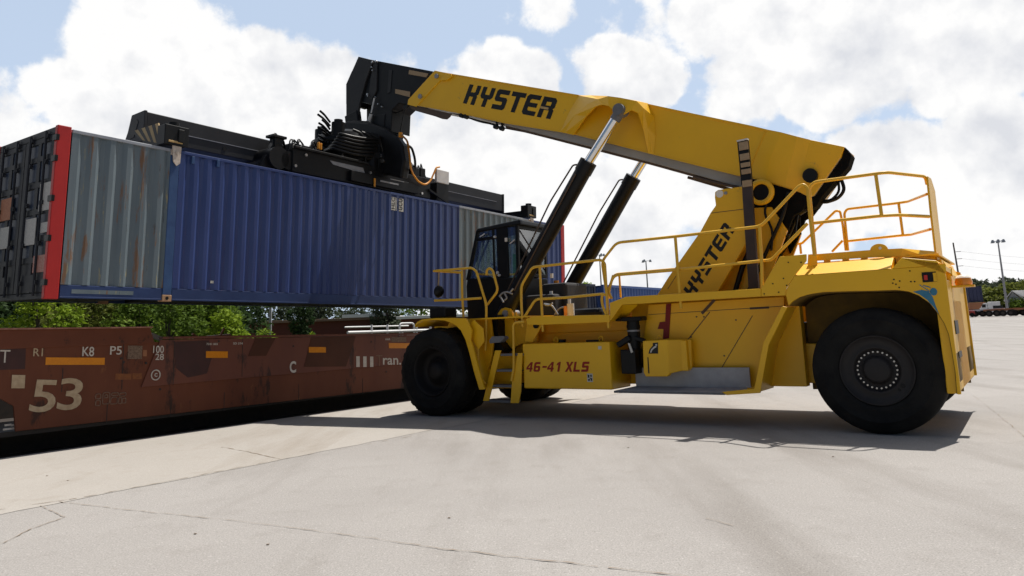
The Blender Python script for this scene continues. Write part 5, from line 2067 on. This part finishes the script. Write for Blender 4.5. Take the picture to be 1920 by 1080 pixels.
# lower body
fl = cp(871, 540)
mb.prism([(8.62, S0, 1.95), (8.64, S0, 2.75), (8.60, S0, 2.93), (7.13, S0, 2.86), (7.13, S0, 1.95)], (0, S1 - S0, 0))
cab = mb.build('cab', 'black', mach, bevel=.02)
wz = 2.93
fx0, fx1 = 8.62, 8.26          # windscreen leans back
rx = 7.13
mb = MB()
mb.hexa([(fx1 + .06, S1 - .03, roofz - .07), (rx - .1, S1 - .03, roofz - .02), (rx - .1, S0 + .03, roofz - .02), (fx1 + .06, S0 + .03, roofz - .07),
         (fx1, S1, roofz + .03), (rx - .06, S1, roofz + .10), (rx - .06, S0, roofz + .10), (fx1, S0, roofz + .03)])
mb.build('roof', 'black', cab, bevel=.03)
mb = MB()
for s in (S0 - .03, S1 + .03):
    mb.bar((fx0 - .02, s, wz - .03), (fx1, s, roofz - .04), .08, .07)
    mb.bar((rx + .04, s, wz - .05), (rx + .02, s, roofz), .07, .07)
    xm = M(940, 470, S0).x
    mb.box(xm - .17, xm + .13, s - .03, s + .03, wz - .05, roofz - .0)
    zt_ = M(905, 448, S0).z
    mb.bar((fx1 + .10, s, zt_), (xm, s, zt_), .05, .07)
    xg = M(924.5, 470, S0).x
    mb.bar((xg, s, wz), (xg, s, roofz - .05), .03, .05)
for z in (wz - .01, roofz - .06):
    mb.bar((rx + .03, S0 - .04, z), (rx + .03, S1 + .04, z), .07, .08)
mb.bar((fx0 - .03, S0 - .04, wz), (fx0 - .03, S1 + .04, wz), .07, .08)
mb.bar((fx1 - .0, S0 - .04, roofz - .05), (fx1, S1 + .04, roofz - .05), .07, .08)
mb.build('pillar', 'black', cab, bevel=.008)
mb = MB()
for s, m in ((S0 - .032, 0), (S1 + .032, 0)):
    mb.prism([(fx0 - .05, s, wz), (fx1, s, roofz - .05), (xm, s, roofz - .05), (xm, s, wz)], (0, .006, 0))
mb.build('door_window', 'cab_glass', cab, fix=True)
mb = MB()
mb.prism([(xm - .12, S0 - .032, wz - .05), (xm - .12, S0 - .032, roofz - .05), (rx + .04, S0 - .032, roofz - .05), (rx + .04, S0 - .032, wz - .05)], (0, .006, 0))
mb.build('quarter_window', 'cab_glass_clear', cab)
mb = MB()
mb.box(rx + .02, rx + .026, S1 + .05, S0 - .05, wz, roofz - .08)
mb.build('rear_window', 'cab_glass_clear', cab)
mb = MB()
mb.prism([(fx0 - .06, S0 - .05, wz), (fx0 - .054, S0 - .05, wz), (fx1 + .006, S0 - .05, roofz - .05), (fx1, S0 - .05, roofz - .05)], (0, S1 - S0 + .1, 0))
mb.build('windscreen', 'cab_glass', cab)
for (x0, y0, x1, y1) in ((900, 444, 909, 438), (956, 457, 965, 449)):
    mb = MB()
    mb.bar(cp(x0, y0, S0 + .02), cp(x1, y1, S0 + .02), .02, .02)
    mb.build('wiper', 'white_box', cab)
mb = MB()
p = cp(949, 450, S0 + .03)
mb.box(p.x - .03, p.x + .03, S0 + .01, S0 + .05, p.z - .04, p.z + .05)
mb.build('marker_lamp', 'amber_top', cab, bevel=.01)
mb = MB()
for x, y in ((928, 444), (933, 511), (936, 516)):
    p = cp(x, y, S0 + .02)
    mb.cyl(p - Y1 * .02, p + Y1 * .02, .03, 10)
mb.build('latch', 'white_box', cab)
mb = MB()
mb.bar((fx0 - .12, .45, 2.9), (fx1 - .03, .5, 3.75), .03, .03)
mb.build('wiper_arm', 'white_box', cab)
mb = MB()
mb.box(7.22, 7.35, -.28, .34, 2.6, 3.52, lambda x, y, z: (x + (z - 2.6) * -.03, y, z))
mb.box(7.3, 7.8, -.28, .34, 2.55, 2.68)
seat = mb.build('seat', 'interior', cab, bevel=.05)
mb = MB()
mb.box(7.19, 7.36, .50, .53, 2.84, 3.40)
mb.box(7.20, 7.215, .02, .33, 2.75, 3.34, lambda x, y, z: (x + (z - 2.6) * -.03, y, z))
mb.box(7.22, 7.345, .3405, .35, 2.75, 3.34, lambda x, y, z: (x + (z - 2.6) * -.03, y, z))
mb.build('vest_panel', 'vest', seat)  # flat green panels standing in for an operator's vest
mb = MB()
mb.bar((8.2, .1, 2.7), (8.1, .1, 3.2), .08, .08)
mb.lathe([(.17, 0), (.19, .015), (.17, .03), (.155, .015), (.17, 0)], (8.08, .1, 3.2), (-.5, 0, .8), 24)
mb.box(8.35, 8.5, -.4, .4, 2.6, 2.95)
mb.build('dashboard', 'interior', cab, bevel=.01)
# things mounted behind and beside the cab
mb = MB()
mb.box(6.2, 6.85, -.75, .2, 1.7, 2.7)
mb.box(6.3, 7.05, -.5, .55, 1.9, 2.45)
mb.build('cooler', 'interior', mach, bevel=.06)
mb = MB()
a, b = M(1068, 565, .5), M(1130, 590, .5)
mb.box(b.x, a.x, -.1, .6, 1.6, 2.10)
mb.box(b.x - .3, a.x - .5, -.4, .3, 1.6, 1.98)
mb.build('engine_cover', 'black', mach, bevel=.09)
mb = MB()
p = M(1070, 580, .7)
mb.cyl((p.x, .7, 1.7), (p.x, .7, p.z + .12), .075, 16)
mb.build('filter', 'white_paint', mach, bevel=.01)
mb = MB()
p = M(1062, 583, .72)
mb.cyl((p.x, .72, 1.7), (p.x, .72, p.z + .10), .055, 14)
mb.build('filter', 'amber', mach, bevel=.01)
mb = MB()
for pts, s, r in (([(1020, 570), (1034, 572), (1040, 580), (1046, 590)], .8, .02), ([(1022, 572), (1030, 573), (1036, 568)], .85, .016), ([(1040, 590), (1050, 576), (1068, 577)], .6, .018)):
    mb.tube([M(x, y, s) for x, y in pts], r, .1)
mb.build('engine_hose', 'steel', mach)
mb = MB()
p = M(1043, 530, -.5)
mb.cyl((p.x, -.5, p.z - .04), (p.x, -.5, p.z + .05), .06, 14)
mb.build('beacon', 'amber', mach)
mb = MB()
for x, y in ((1033, 550), (1032, 556), (1034, 517), (1067, 565)):
    p = M(x, y, .35)
    mb.box(p.x - .03, p.x + .03, .32, .36, p.z - .05, p.z + .05)
mb.build('engine_label', 'white_paint', mach)

# ---- railings, near side (mirrored on the far side where the deck is the same)
SR = 1.72
rail('deck_railing', [[(1142, 615), (1139, 560), (1128.5, 490), (1156, 455), (1270, 443), (1427, 424.5), (1497, 350), (1506, 345.5), (1514, 352), (1519, 410), (1527, 480)],
                      [(1147, 560), (1140, 545), (1151, 516), (1270, 506), (1430, 489), (1446, 488), (1514, 419)]], SR)
for q in ([(1266, 443), (1270.5, 500), (1277, 578)], [(1424, 425), (1428, 490), (1430, 556)]):
    rail('railing_post', [q], SR + .08, r=.028)
rail('far_deck_railing', [[(1141, 560), (1144, 533), (1150, 517), (1157, 513.5), (1255, 505), (1275, 503.5), (1330, 500)], [(1161, 514), (1164, 558)]], -SR, r=.026)
rail('railing_support', [[(1150, 516), (1141, 547)]], SR)
rail('front_railing', [[(980, 612), (977.5, 570), (977, 536), (998, 501), (1012, 499.5), (1126, 487), (1134, 493), (1138, 560), (1141, 615)],
                       [(984, 593), (1004, 561), (1060, 558), (1130, 551), (1135, 553)]], SR + .08)
rail('front_railing', [[(1012, 500), (1015, 560), (1018, 622)], [(1130, 551), (1128, 560), (1130, 575), (1137, 590)]], SR + .09)
rail('cab_railing', [[(813, 508), (840, 506), (884, 502), (893, 508), (912, 571), (911.5, 640), (910, 657)], [(815, 563.5), (860, 562), (902, 559)], [(866, 507), (866.5, 550), (869, 595)],
                     [(813, 508, SR - .35), (866, 511, SR - .3)]], SR + .05)
rail('cab_railing', [[(912, 516), (913, 506), (918, 502.5), (924, 507), (934, 545), (914, 571)]], SR - .1)
rail('ladder_handrail', [[(983, 603.5), (966, 605), (962.5, 609), (963, 640), (963.5, 690), (959, 714)]], SR + .16)
rail('ladder_handrail', [[(896.5, 640), (896.5, 684), (902, 710), (911, 720.5)]], SR + .2)
rail('grab_rail', [[(967, 585), (967, 603)]], 1.3)
# rear deck railing: near run, slanted rear, far run
RP = 1.5
rail('rear_railing', [[(1529, 482, RP), (1517, 352, RP), (1527, 341.5, RP), (1662, 323, RP), (1735, 331, '-.84'), (1738, 345, '-.84')],
                      [(1524, 418.5, RP), (1652, 404.5, RP), (1684, 403, RP - .1), (1742, 406, '-.84')],
                      [(1642, 327, RP), (1653, 404, RP)]], RP)
rail('rear_railing', [[(1590, 470, -RP), (1583, 400, -RP), (1588, 392, -RP), (1681, 381, -RP), (1702, 378, -RP), (1738, 364, '-.80')],
                      [(1590, 452, -RP), (1693, 441, -RP), (1708, 440, -RP), (1744, 430, '-.80')], [(1685, 382, -RP), (1693, 441, -RP)]], -RP, r=.024)
rail('rear_railing', [[(1560, 472, -RP), (1580, 451, -RP)], [(1500, 456.5, -RP), (1504, 456, -RP), (1567, 395, -RP), (1575, 396, -RP), (1580, 420, -RP), (1586, 470, -RP)], [(1500, 457, -RP), (1502, 476, -RP)],
                      [(1482, 457, -RP), (1500, 457, -RP)]], -RP, r=.024)
mb = MB()
P = [MF(x, y, -.85) for x, y in ((1736, 331), (1749, 358), (1766, 494), (1752, 489))]
Q = [MF(x, y, -.85) for x, y in ((1736, 331), (1742, 335), (1749.5, 358), (1765, 494), (1754, 494), (1743, 400))]
mb.prism(Q, (-.03, 0, 0))
mb.build('tail_plate', 'yellow', mach, bevel=.006)
mb = MB()
kp = [M(x, y, 1.42) for x, y in ((1531, 476.5), (1636, 468.5), (1690, 466))]
kz = [M(x, y, 1.42) for x, y in ((1532, 489), (1621, 483.5), (1690, 481))]
far_t, far_b = MF(1753, 472, -.86), MF(1753, 487, -.86)
mb.loft([kp + [far_t], kz + [far_b]], False)
mb.build('kick_plate', 'yellow', mach, solid=.02)
for x in (1550, 1585, 1620, 1665, 1686):
    p = M(x, 480, 1.40)
    mb = MB()
    mb.box(p.x - .05, p.x + .05, 1.385, 1.405, 2.5, 2.64)
    mb.build('kick_plate_foot', 'yellow', mach)
mb = MB()
c = M(1648, 469, 1.43)
ang = [math.pi * k / 12 for k in range(13)]
mb.prism([c + Vector((math.cos(t) * .125, 0, math.sin(t) * .10)) for t in ang], (0, -.03, 0))
lug = mb.build('lifting_lug', 'yellow', mach, bevel=.006)
mb = MB()
mb.cyl(c + Vector((-.02, .002, .03)), c + Vector((-.02, .006, .03)), .022, 12)
mb.build('lug_hole', 'white_paint', lug)
mb = MB()
q = [M(x, y, 1.56) for x, y in ((1515, 477), (1531, 476), (1533, 500), (1527, 506), (1518, 506), (1514, 496))]
mb.prism(q, (0, -.02, 0))
mb.build('post_bracket', 'yellow', mach, bevel=.005)
mb = MB()
mb.box(-.94, .95, -1.42, 1.40, 2.565, 2.59)
mb.build('rear_deck', 'yellow', mach)
# mirror on the cab railing, beacon on the tail
mb = MB()
a = M(823, 510, SR + .05)
b = M(821, 558, SR + .05)
mb.cyl(a, b, .018, 8)
mr_ = mb.build('mirror_arm', 'tan', mach)
mb = MB()
p = M(827, 547, SR + .06)
mb.lathe([(.001, 0), (.10, .02), (.13, .06), (.13, .09), (.001, .09)], p, (.75, -.1, .1), 20)
mm = mb.build('mirror', 'black', mr_)
mm.scale = (1, 1, 1)
mb = MB()
c = MF(1778, 528, -.96)
mb.box(-1.3, -.98, c.y - .12, c.y + .12, c.z - .10, c.z - .07)
tb = mb.build('beacon_bracket', 'yellow', mach)
mb = MB()
cc = Vector((-1.16, c.y, c.z - .07))
mb.lathe([(.11, 0), (.12, .05), (.105, .11)], cc, UP, 20)
mb.build('beacon', 'amber', tb)
mb = MB()
mb.lathe([(.105, .11), (.08, .15), (.001, .165)], cc, UP, 20)
mb.build('beacon_cap', 'amber_top', tb)

# ================================================================== SPREADER (part of the machine, built in the container's frame)
def c2(l, w, h):
    return C2M(l, w, h)


H0 = 2.93
mb = MB()
mb.box(1.92, 5.0, .88, 1.36, H0 + .27, H0 + .84, c2)
sp = mb.build('spreader', 'black_beam', mach, bevel=.015)
mb = MB()
mb.box(9.6, 13.75, .88, 1.36, H0 + .27, H0 + .84, c2)
mb.build('telescopic_beam', 'black_beam', sp, bevel=.015)
mb = MB()
mb.box(1.94, 5.0, .868, .879, H0 + .52, H0 + .535, c2)
mb.box(9.6, 13.4, .868, .879, H0 + .55, H0 + .562, c2)
mb.build('beam_weld', 'steel', sp)
mb = MB()
p = CW(421, 279, .88)
mb.cyl(c2(p.x, .885, p.z), c2(p.x, .872, p.z), .05, 14)
mb.build('beam_hole', 'black', sp)
mb = MB()
# end plates
q = [(.86, H0 + .86), (1.38, H0 + .84), (1.50, H0 + .5), (1.62, H0 + .30), (1.62, H0 + .02), (.86, H0 + .02)]
mb.prism([c2(1.86, w, h) for w, h in q], c2(1.918, 0, 0) - c2(1.86, 0, 0))
mb.build('end_plate', 'black_beam', sp, bevel=.01)
mb = MB()
mb.prism([c2(13.752, w, h) for w, h in q], c2(13.81, 0, 0) - c2(13.752, 0, 0))
mb.build('end_plate', 'black_beam', sp, bevel=.01)
mb = MB()
mb.prism([c2(1.852, w, h) for w, h in ((1.08, H0 + .66), (1.16, H0 + .72), (1.26, H0 + .68), (1.40, H0 + .42), (1.36, H0 + .34), (1.22, H0 + .36))], c2(1.858, 0, 0) - c2(1.852, 0, 0))
mb.build('end_opening', 'black', sp)
for l0, l1 in ((1.86, 2.24), (13.90, 14.30)):
    mb = MB()
    mb.box(l0, l1, -.02, WID + .02, H0 + .02, H0 + .26, c2)
    mb.build('end_beam', 'black', sp, bevel=.02)
    for w in (.09, WID - .09):
        mb = MB()
        mb.box(l0 - .05, l1 + .05, w - .14, w + .14, H0 + .03, H0 + .42, c2)
        lc = (l0 + l1) / 2
        mb.cyl(c2(lc, w, H0 + .42), c2(lc, w, H0 + .5), .1, 14)
        mb.box(lc + .02, lc + .14, w - .165, w - .14, H0 + .10, H0 + .36, c2)
        tw = mb.build('twistlock_housing', 'black', sp, bevel=.02)
        mb = MB()
        s_ = -1 if w < 1 else 1
        mb.prism([c2(lc - .07, w + s_ * .10, H0 + .05), c2(lc + .12, w + s_ * .10, H0 + .05), c2(lc + .10, w + s_ * .115, H0 - .30), c2(lc + .03, w + s_ * .115, H0 - .36), c2(lc - .04, w + s_ * .115, H0 - .28)], c2(0, s_ * .02, 0) - c2(0, 0, 0))
        mb.cyl(c2(lc + .03, w + s_ * .13, H0 - .10), c2(lc + .03, w + s_ * .14, H0 - .10), .035, 12)
        mb.build('twistlock', 'casting_pale', tw, bevel=.006)
        mb = MB()
        mb.box(lc - .16, lc + .12, w + s_ * .08, w + s_ * .15, H0 + .08, H0 + .12, c2)
        mb.build('lock_lever', 'hazard_yellow', tw, bevel=.006)
# striped guide plate at the near end
n = 8
PL = lambda x, y: c2(1.84, CL(x, y, 1.84).y, CL(x, y, 1.84).z)
A0, A1, B0, B1 = Vector((246, 247)), Vector((297, 230.5)), Vector((262, 262)), Vector((304, 270))
thk = c2(0, 0, 0) - c2(-.02, 0, 0)
for k in range(n):
    t0, t1 = k / n, (k + 1) / n - .004
    q = [A0.lerp(A1, t0), A0.lerp(A1, t1), B0.lerp(B1, t1), B0.lerp(B1, t0)]
    mb = MB()
    mb.prism([PL(*v) for v in q], thk)
    mb.build('hazard_stripe', 'hazard_yellow' if k % 2 else 'black', sp)
# centre carriage
mb = MB()
mb.box(4.95, 9.55, .26, .34, H0 + .06, H0 + .62, c2)
mb.box(4.95, 9.55, 2.26, 2.34, H0 + .06, H0 + .62, c2)
mb.box(4.95, 5.1, .34, 2.26, H0 + .06, H0 + .6, c2)
mb.box(9.4, 9.55, .34, 2.26, H0 + .06, H0 + .6, c2)
mb.box(5.1, 9.4, .35, 2.25, H0 + .12, H0 + .5, c2)
mb.box(6.6, 9.0, .16, .255, H0 + .10, H0 + .36, c2)
mb.box(4.95, 7.2, .18, .26, H0 + .60, H0 + .66, c2)
mb.build('carriage', 'black', sp, bevel=.015)
mb = MB()
mb.prism([c2(6.0, .255, H0 + .50), c2(7.05, .255, H0 + .50), c2(7.12, .255, H0 + .36), c2(6.1, .255, H0 + .42)], c2(0, -.012, 0) - c2(0, 0, 0))
mb.box(7.55, 8.2, .145, .158, H0 + .22, H0 + .26, c2)
mb.box(7.9, 8.4, .145, .158, H0 + .335, H0 + .35, c2)
mb.build('bright_strip', 'steel', sp)
mb = MB()
for l, w, h in ((5.02, .25, H0 + .2), (7.3, .25, H0 + .42), (9.2, .25, H0 + .16), (8.9, .25, H0 + .3), (5.3, .25, H0 + .5)):
    mb.cyl(c2(l, w + .01, h), c2(l, w - .02, h), .035, 10)
mb.build('carriage_bolts', 'bolt', sp)
# power pack, valve blocks, hose drum
mb = MB()
a = CW(512, 258, .45)
b = CW(527, 300, .45)
mb.box(a.x, b.x - .02, .38, .58, H0 + .05, a.z, c2)
mb.box(a.x - .08, b.x + .06, .34, .62, a.z, a.z + .06, c2)
mb.prism([c2(a.x, .40, a.z - .1), c2(a.x, .40, H0 + .05), c2(a.x - .35, .40, H0 + .05)], c2(0, .15, 0) - c2(0, 0, 0))
mb.build('hose_post', 'black', sp, bevel=.01)
mb = MB()
mb.cyl(c2(4.62, .3, H0 + .32), c2(4.62, 1.2, H0 + .32), .26, 20)
mb.cyl(c2(4.9, .3, H0 + .30), c2(4.9, .9, H0 + .30), .22, 20)
mb.build('hose_drum', 'black', sp, bevel=.01)
mb = MB()
for l0, l1, w0, w1, h0, h1 in ((5.1, 5.7, .5, 1.0, .62, .80), (5.8, 6.3, .45, .8, .62, .74), (8.7, 9.3, .45, 1.1, .62, .78), (8.85, 9.15, .3, .5, .62, .86), (9.3, 9.5, .4, .9, .62, .92), (8.3, 8.6, 1.3, 1.9, .62, .9)):
    mb.box(l0, l1, w0, w1, H0 + h0, H0 + h1, c2)
    mb.build('valve_block', 'black', sp, bevel=.02)
    mb = MB()
for l in (8.75, 8.9, 9.05, 9.2):
    mb.cyl(c2(l, .5, H0 + .78), c2(l + .1, .6, H0 + .95), .05, 8)
mb.build('hose_coupling', 'black', sp, bevel=.01)
mb = MB()
rng = random.Random(11)
for k in range(12):
    l = rng.uniform(4.4, 5.6)
    mb.tube([c2(l, .4, H0 + .5), c2(l + .05, .45, H0 + .9 + rng.uniform(-.15, .1)), c2(l + .35, .6, H0 + .8), c2(l + .5, .8, H0 + .55)], .018, .2, 6)
for k in range(8):
    l = rng.uniform(8.6, 9.3)
    mb.tube([c2(l, .4, H0 + .7), c2(l + .05, .45, H0 + 1.0 + rng.uniform(-.15, .1)), c2(l + .3, .6, H0 + .9), c2(l + .4, .5, H0 + .6)], .018, .2, 6)
mb.build('spreader_hose', 'black', sp)
mb = MB()
a = CW(818, 318, .22)
b = CW(841, 345, .22)
mb.box(a.x, b.x, .20, .28, b.z - .02, a.z + .02, c2)
mb.build('junction_box', 'white_box', sp, bevel=.012)
mb = MB()
mb.box(a.x + .05, b.x + .02, .24, .5, H0 + .06, b.z - .025, c2)
mb.bar(c2(a.x - .3, .22, H0 + .3), c2(b.x - .1, .14, H0 - .0), .05, .05)
mb.build('box_bracket', 'black', sp)
mb = MB()
for x, y in ((597, 270), (601, 272)):
    p = CW(x, y, .34)
    mb.box(p.x - .03, p.x + .02, .30, .36, p.z - .12, p.z + .04, c2)
p = CW(702, 343, .15)
mb.box(p.x - .03, p.x + .03, .13, .15, p.z - .1, p.z + .12, c2)
mb.build('sensor', 'hose_orange', sp, bevel=.01)
# slewing head: bearing ring, gear, twin motors, yoke hanging from the boom head
CL0, CW0 = 7.55, 1.28
ctr = lambda dl, dw, h: c2(CL0 + dl, CW0 + dw, H0 + h)
upv = (ctr(0, 0, 1) - ctr(0, 0, 0)).normalized()
mb = MB()
mb.prism([ctr(-1.05, -.75, .62), ctr(1.05, -.75, .62), ctr(.8, -.75, 1.02), ctr(-.8, -.75, 1.02)], ctr(0, 1.5, 0) - ctr(0, 0, 0))
mb.lathe([(.001, 0), (.95, 0), (1.0, .03), (1.0, .16), (.96, .17), (.96, .21), (1.04, .22), (1.04, .34), (.9, .36), (.86, .5), (.6, .62), (.001, .62)], ctr(0, 0, 1.0), upv, 56)
rot = mb.build('slewing_ring', 'black', sp, bevel=.01)
mb = MB()
for k in range(72):
    t = 2 * math.pi * k / 72
    a = Vector((math.cos(t), math.sin(t)))
    p0 = ctr(a.x * .97, a.y * .97, 1.185)
    p1 = ctr(a.x * 1.03, a.y * 1.03, 1.185)
    mb.bar(p0, p1, .045, .05, upv)
mb.build('gear_teeth', 'black_beam', rot)
for dl, dw in ((-.75, -.35), (-.55, .55), (.75, -.4), (.6, .5)):
    mb = MB()
    mb.cyl(ctr(dl, dw, 1.3), ctr(dl, dw, 1.72), .17, 16)
    mb.cyl(ctr(dl, dw, 1.72), ctr(dl, dw, 1.8), .11, 16)
    mb.build('slewing_motor', 'black', rot, bevel=.015)
mb = MB()                                            # cushion rolls and hose arcs on the near face
for dl, r0 in ((-.1, .3), (.45, .25), (.9, .2)):
    mb.cyl(ctr(dl, -.86, .50), ctr(dl + .12, -.80, 1.28), r0 * .6, 16)
for k in range(7):
    d = -.75 + k * .3
    mb.tube([ctr(d, -.9, 1.45), ctr(d + .18, -1.02, 1.38), ctr(d + .36, -1.0, 1.05), ctr(d + .42, -.92, .62)], .035, .2, 7)
for k in range(6):
    d = -1.0 - k * .03
    mb.tube([ctr(d + .2, -.6 + k * .1, 1.30 - k * .06), ctr(d - .2, -.85, 1.28 - k * .08), ctr(d + .3, -1.05, 1.22 - k * .09), ctr(d + 1.0, -1.02, 1.34 - k * .09)], .04, .25, 7)
mb.build('rotator_hose', 'black', rot)
mb = MB()                                            # hose ends fanning out to the left
for k in range(9):
    t = k / 8
    p = ctr(-.85, -.15, 1.75 - t * .75)
    q = ctr(-1.22 - .08 * math.sin(k * 2.2), -.2, 1.95 - t * .85)
    mb.tube([p, p.lerp(q, .6) + UP * .03, q], .03, .1, 6)
mb.build('hose_end', 'black', rot)
mb = MB()
mb.cyl(ctr(-1.45, -.5, .66), ctr(-1.05, -.5, .66), .10, 14)
mb.bar(ctr(-1.2, -.6, .62), ctr(.2, -1.0, .95), .16, .16)
mb.bar(ctr(.1, -.95, .55), ctr(.1, -.95, 1.45), .16, .12)
mb.bar(ctr(1.05, -.75, .6), ctr(1.15, -.6, 1.3), .2, .14)
mb.build('damper', 'black', rot, bevel=.015)
mb = MB()
for dl, dw, h in ((.1, -1.03, .92), (.17, -1.03, .80), (.95, -.9, .98), (.42, -1.05, 1.32)):
    p = ctr(dl, dw, h)
    mb.cyl(p, p + Y1 * .03, .05, 12)
mb.build('rotator_pin', 'bolt', rot)
# yoke: two cheeks per boom leg and the cross head
hp = M(658, 222, .42)
mb = MB()
for s in (.36, -.36):
    t0 = Vector((hp.x, s, hp.z + .15))
    mb.bar(t0, Vector((hp.x - .15, s, hp.z - .75)), .16, .5, (1, 0, 0))
q = M(714, 236, .3)
for s in (.3, -.3):
    mb.bar(Vector((q.x, s, q.z + .3)), Vector((q.x + .1, s, q.z - .45)), .16, .5, (1, 0, 0))
mb.build('yoke', 'black', mach, bevel=.02)
RH = [(634, 243), (639, 232), (650, 226), (690, 229), (702, 233), (722, 241), (744, 258), (754, 272), (758, 300), (752, 335), (700, 322), (660, 305), (632, 290), (634, 268)]
mb = MB()
for k, (s0, s1, sc) in enumerate(((.72, .46, 1.0),)):
    Q = [M(x, y, s0) for x, y in RH]
    mb.prism(Q, (0, s1 - s0, 0))
mb.build('rotator_housing', 'black', mach, bevel=.06)
mb = MB()                                            # curved cover plates over the ring
a0 = [M(664, 226, .5), M(690, 227, .5), M(702, 233, .5), M(722, 240, .5), M(742, 258, .5)]
a1 = [M(640, 232, .5), M(662, 250, .5), M(700, 250, .5), M(716, 252, .5), M(732, 262, .5)]
mb.loft([a0, a1], True)
mb.build('ring_cover', 'black', mach, solid=.03)
mb = MB()
mb.cyl(M(690, 232, .44), M(696, 214, .44), .045, 10)
mb.cyl(M(696, 212, .44), M(702, 184, .44), .022, 8)
mb.build('tilt_strut', 'white_box', mach)
mb = MB()
mb.tube([M(770, 196, .3), M(760, 205, .3), M(757, 212, .3), M(752, 240, .3), M(750, 252, .3)], .018, .1, 6)
mb.tube([M(770, 196, .25), M(756, 206, .25), M(742, 212, .25), M(738, 210, .25)], .014, .1, 6)
mb.bar(M(771, 190, .3), M(759, 204, .3), .09, .09)
mb.build('feed_cable', 'black', mach)
mb = MB()
p = M(746, 258, .5)
mb.cyl(p - Y1 * .1, p + Y1 * .1, .08, 14)
mb.build('cable_guide', 'black', mach, bevel=.02)
mb = MB()
for k, o in enumerate((0, .05)):
    pts = [M(751, 252, .62), M(756, 256, .66), M(764, 264, .7), M(768, 290, .75), M(770, 315, .8)]
    pts = pts + [c2(*CW(x, y, .10 + o)) for x, y in ((774, 326), (784, 341), (797, 347), (807, 340), (813, 326), (818, 314), (824, 313))]
    mb.tube(pts, .026, .15, 8)
mb.build('orange_hose', 'hose_orange', sp)
mb = MB()
p = M(751, 253, .62)
mb.cyl(p - UP * .06, p + UP * .06, .05, 12)
mb.build('hose_joint', 'hose_orange', sp)
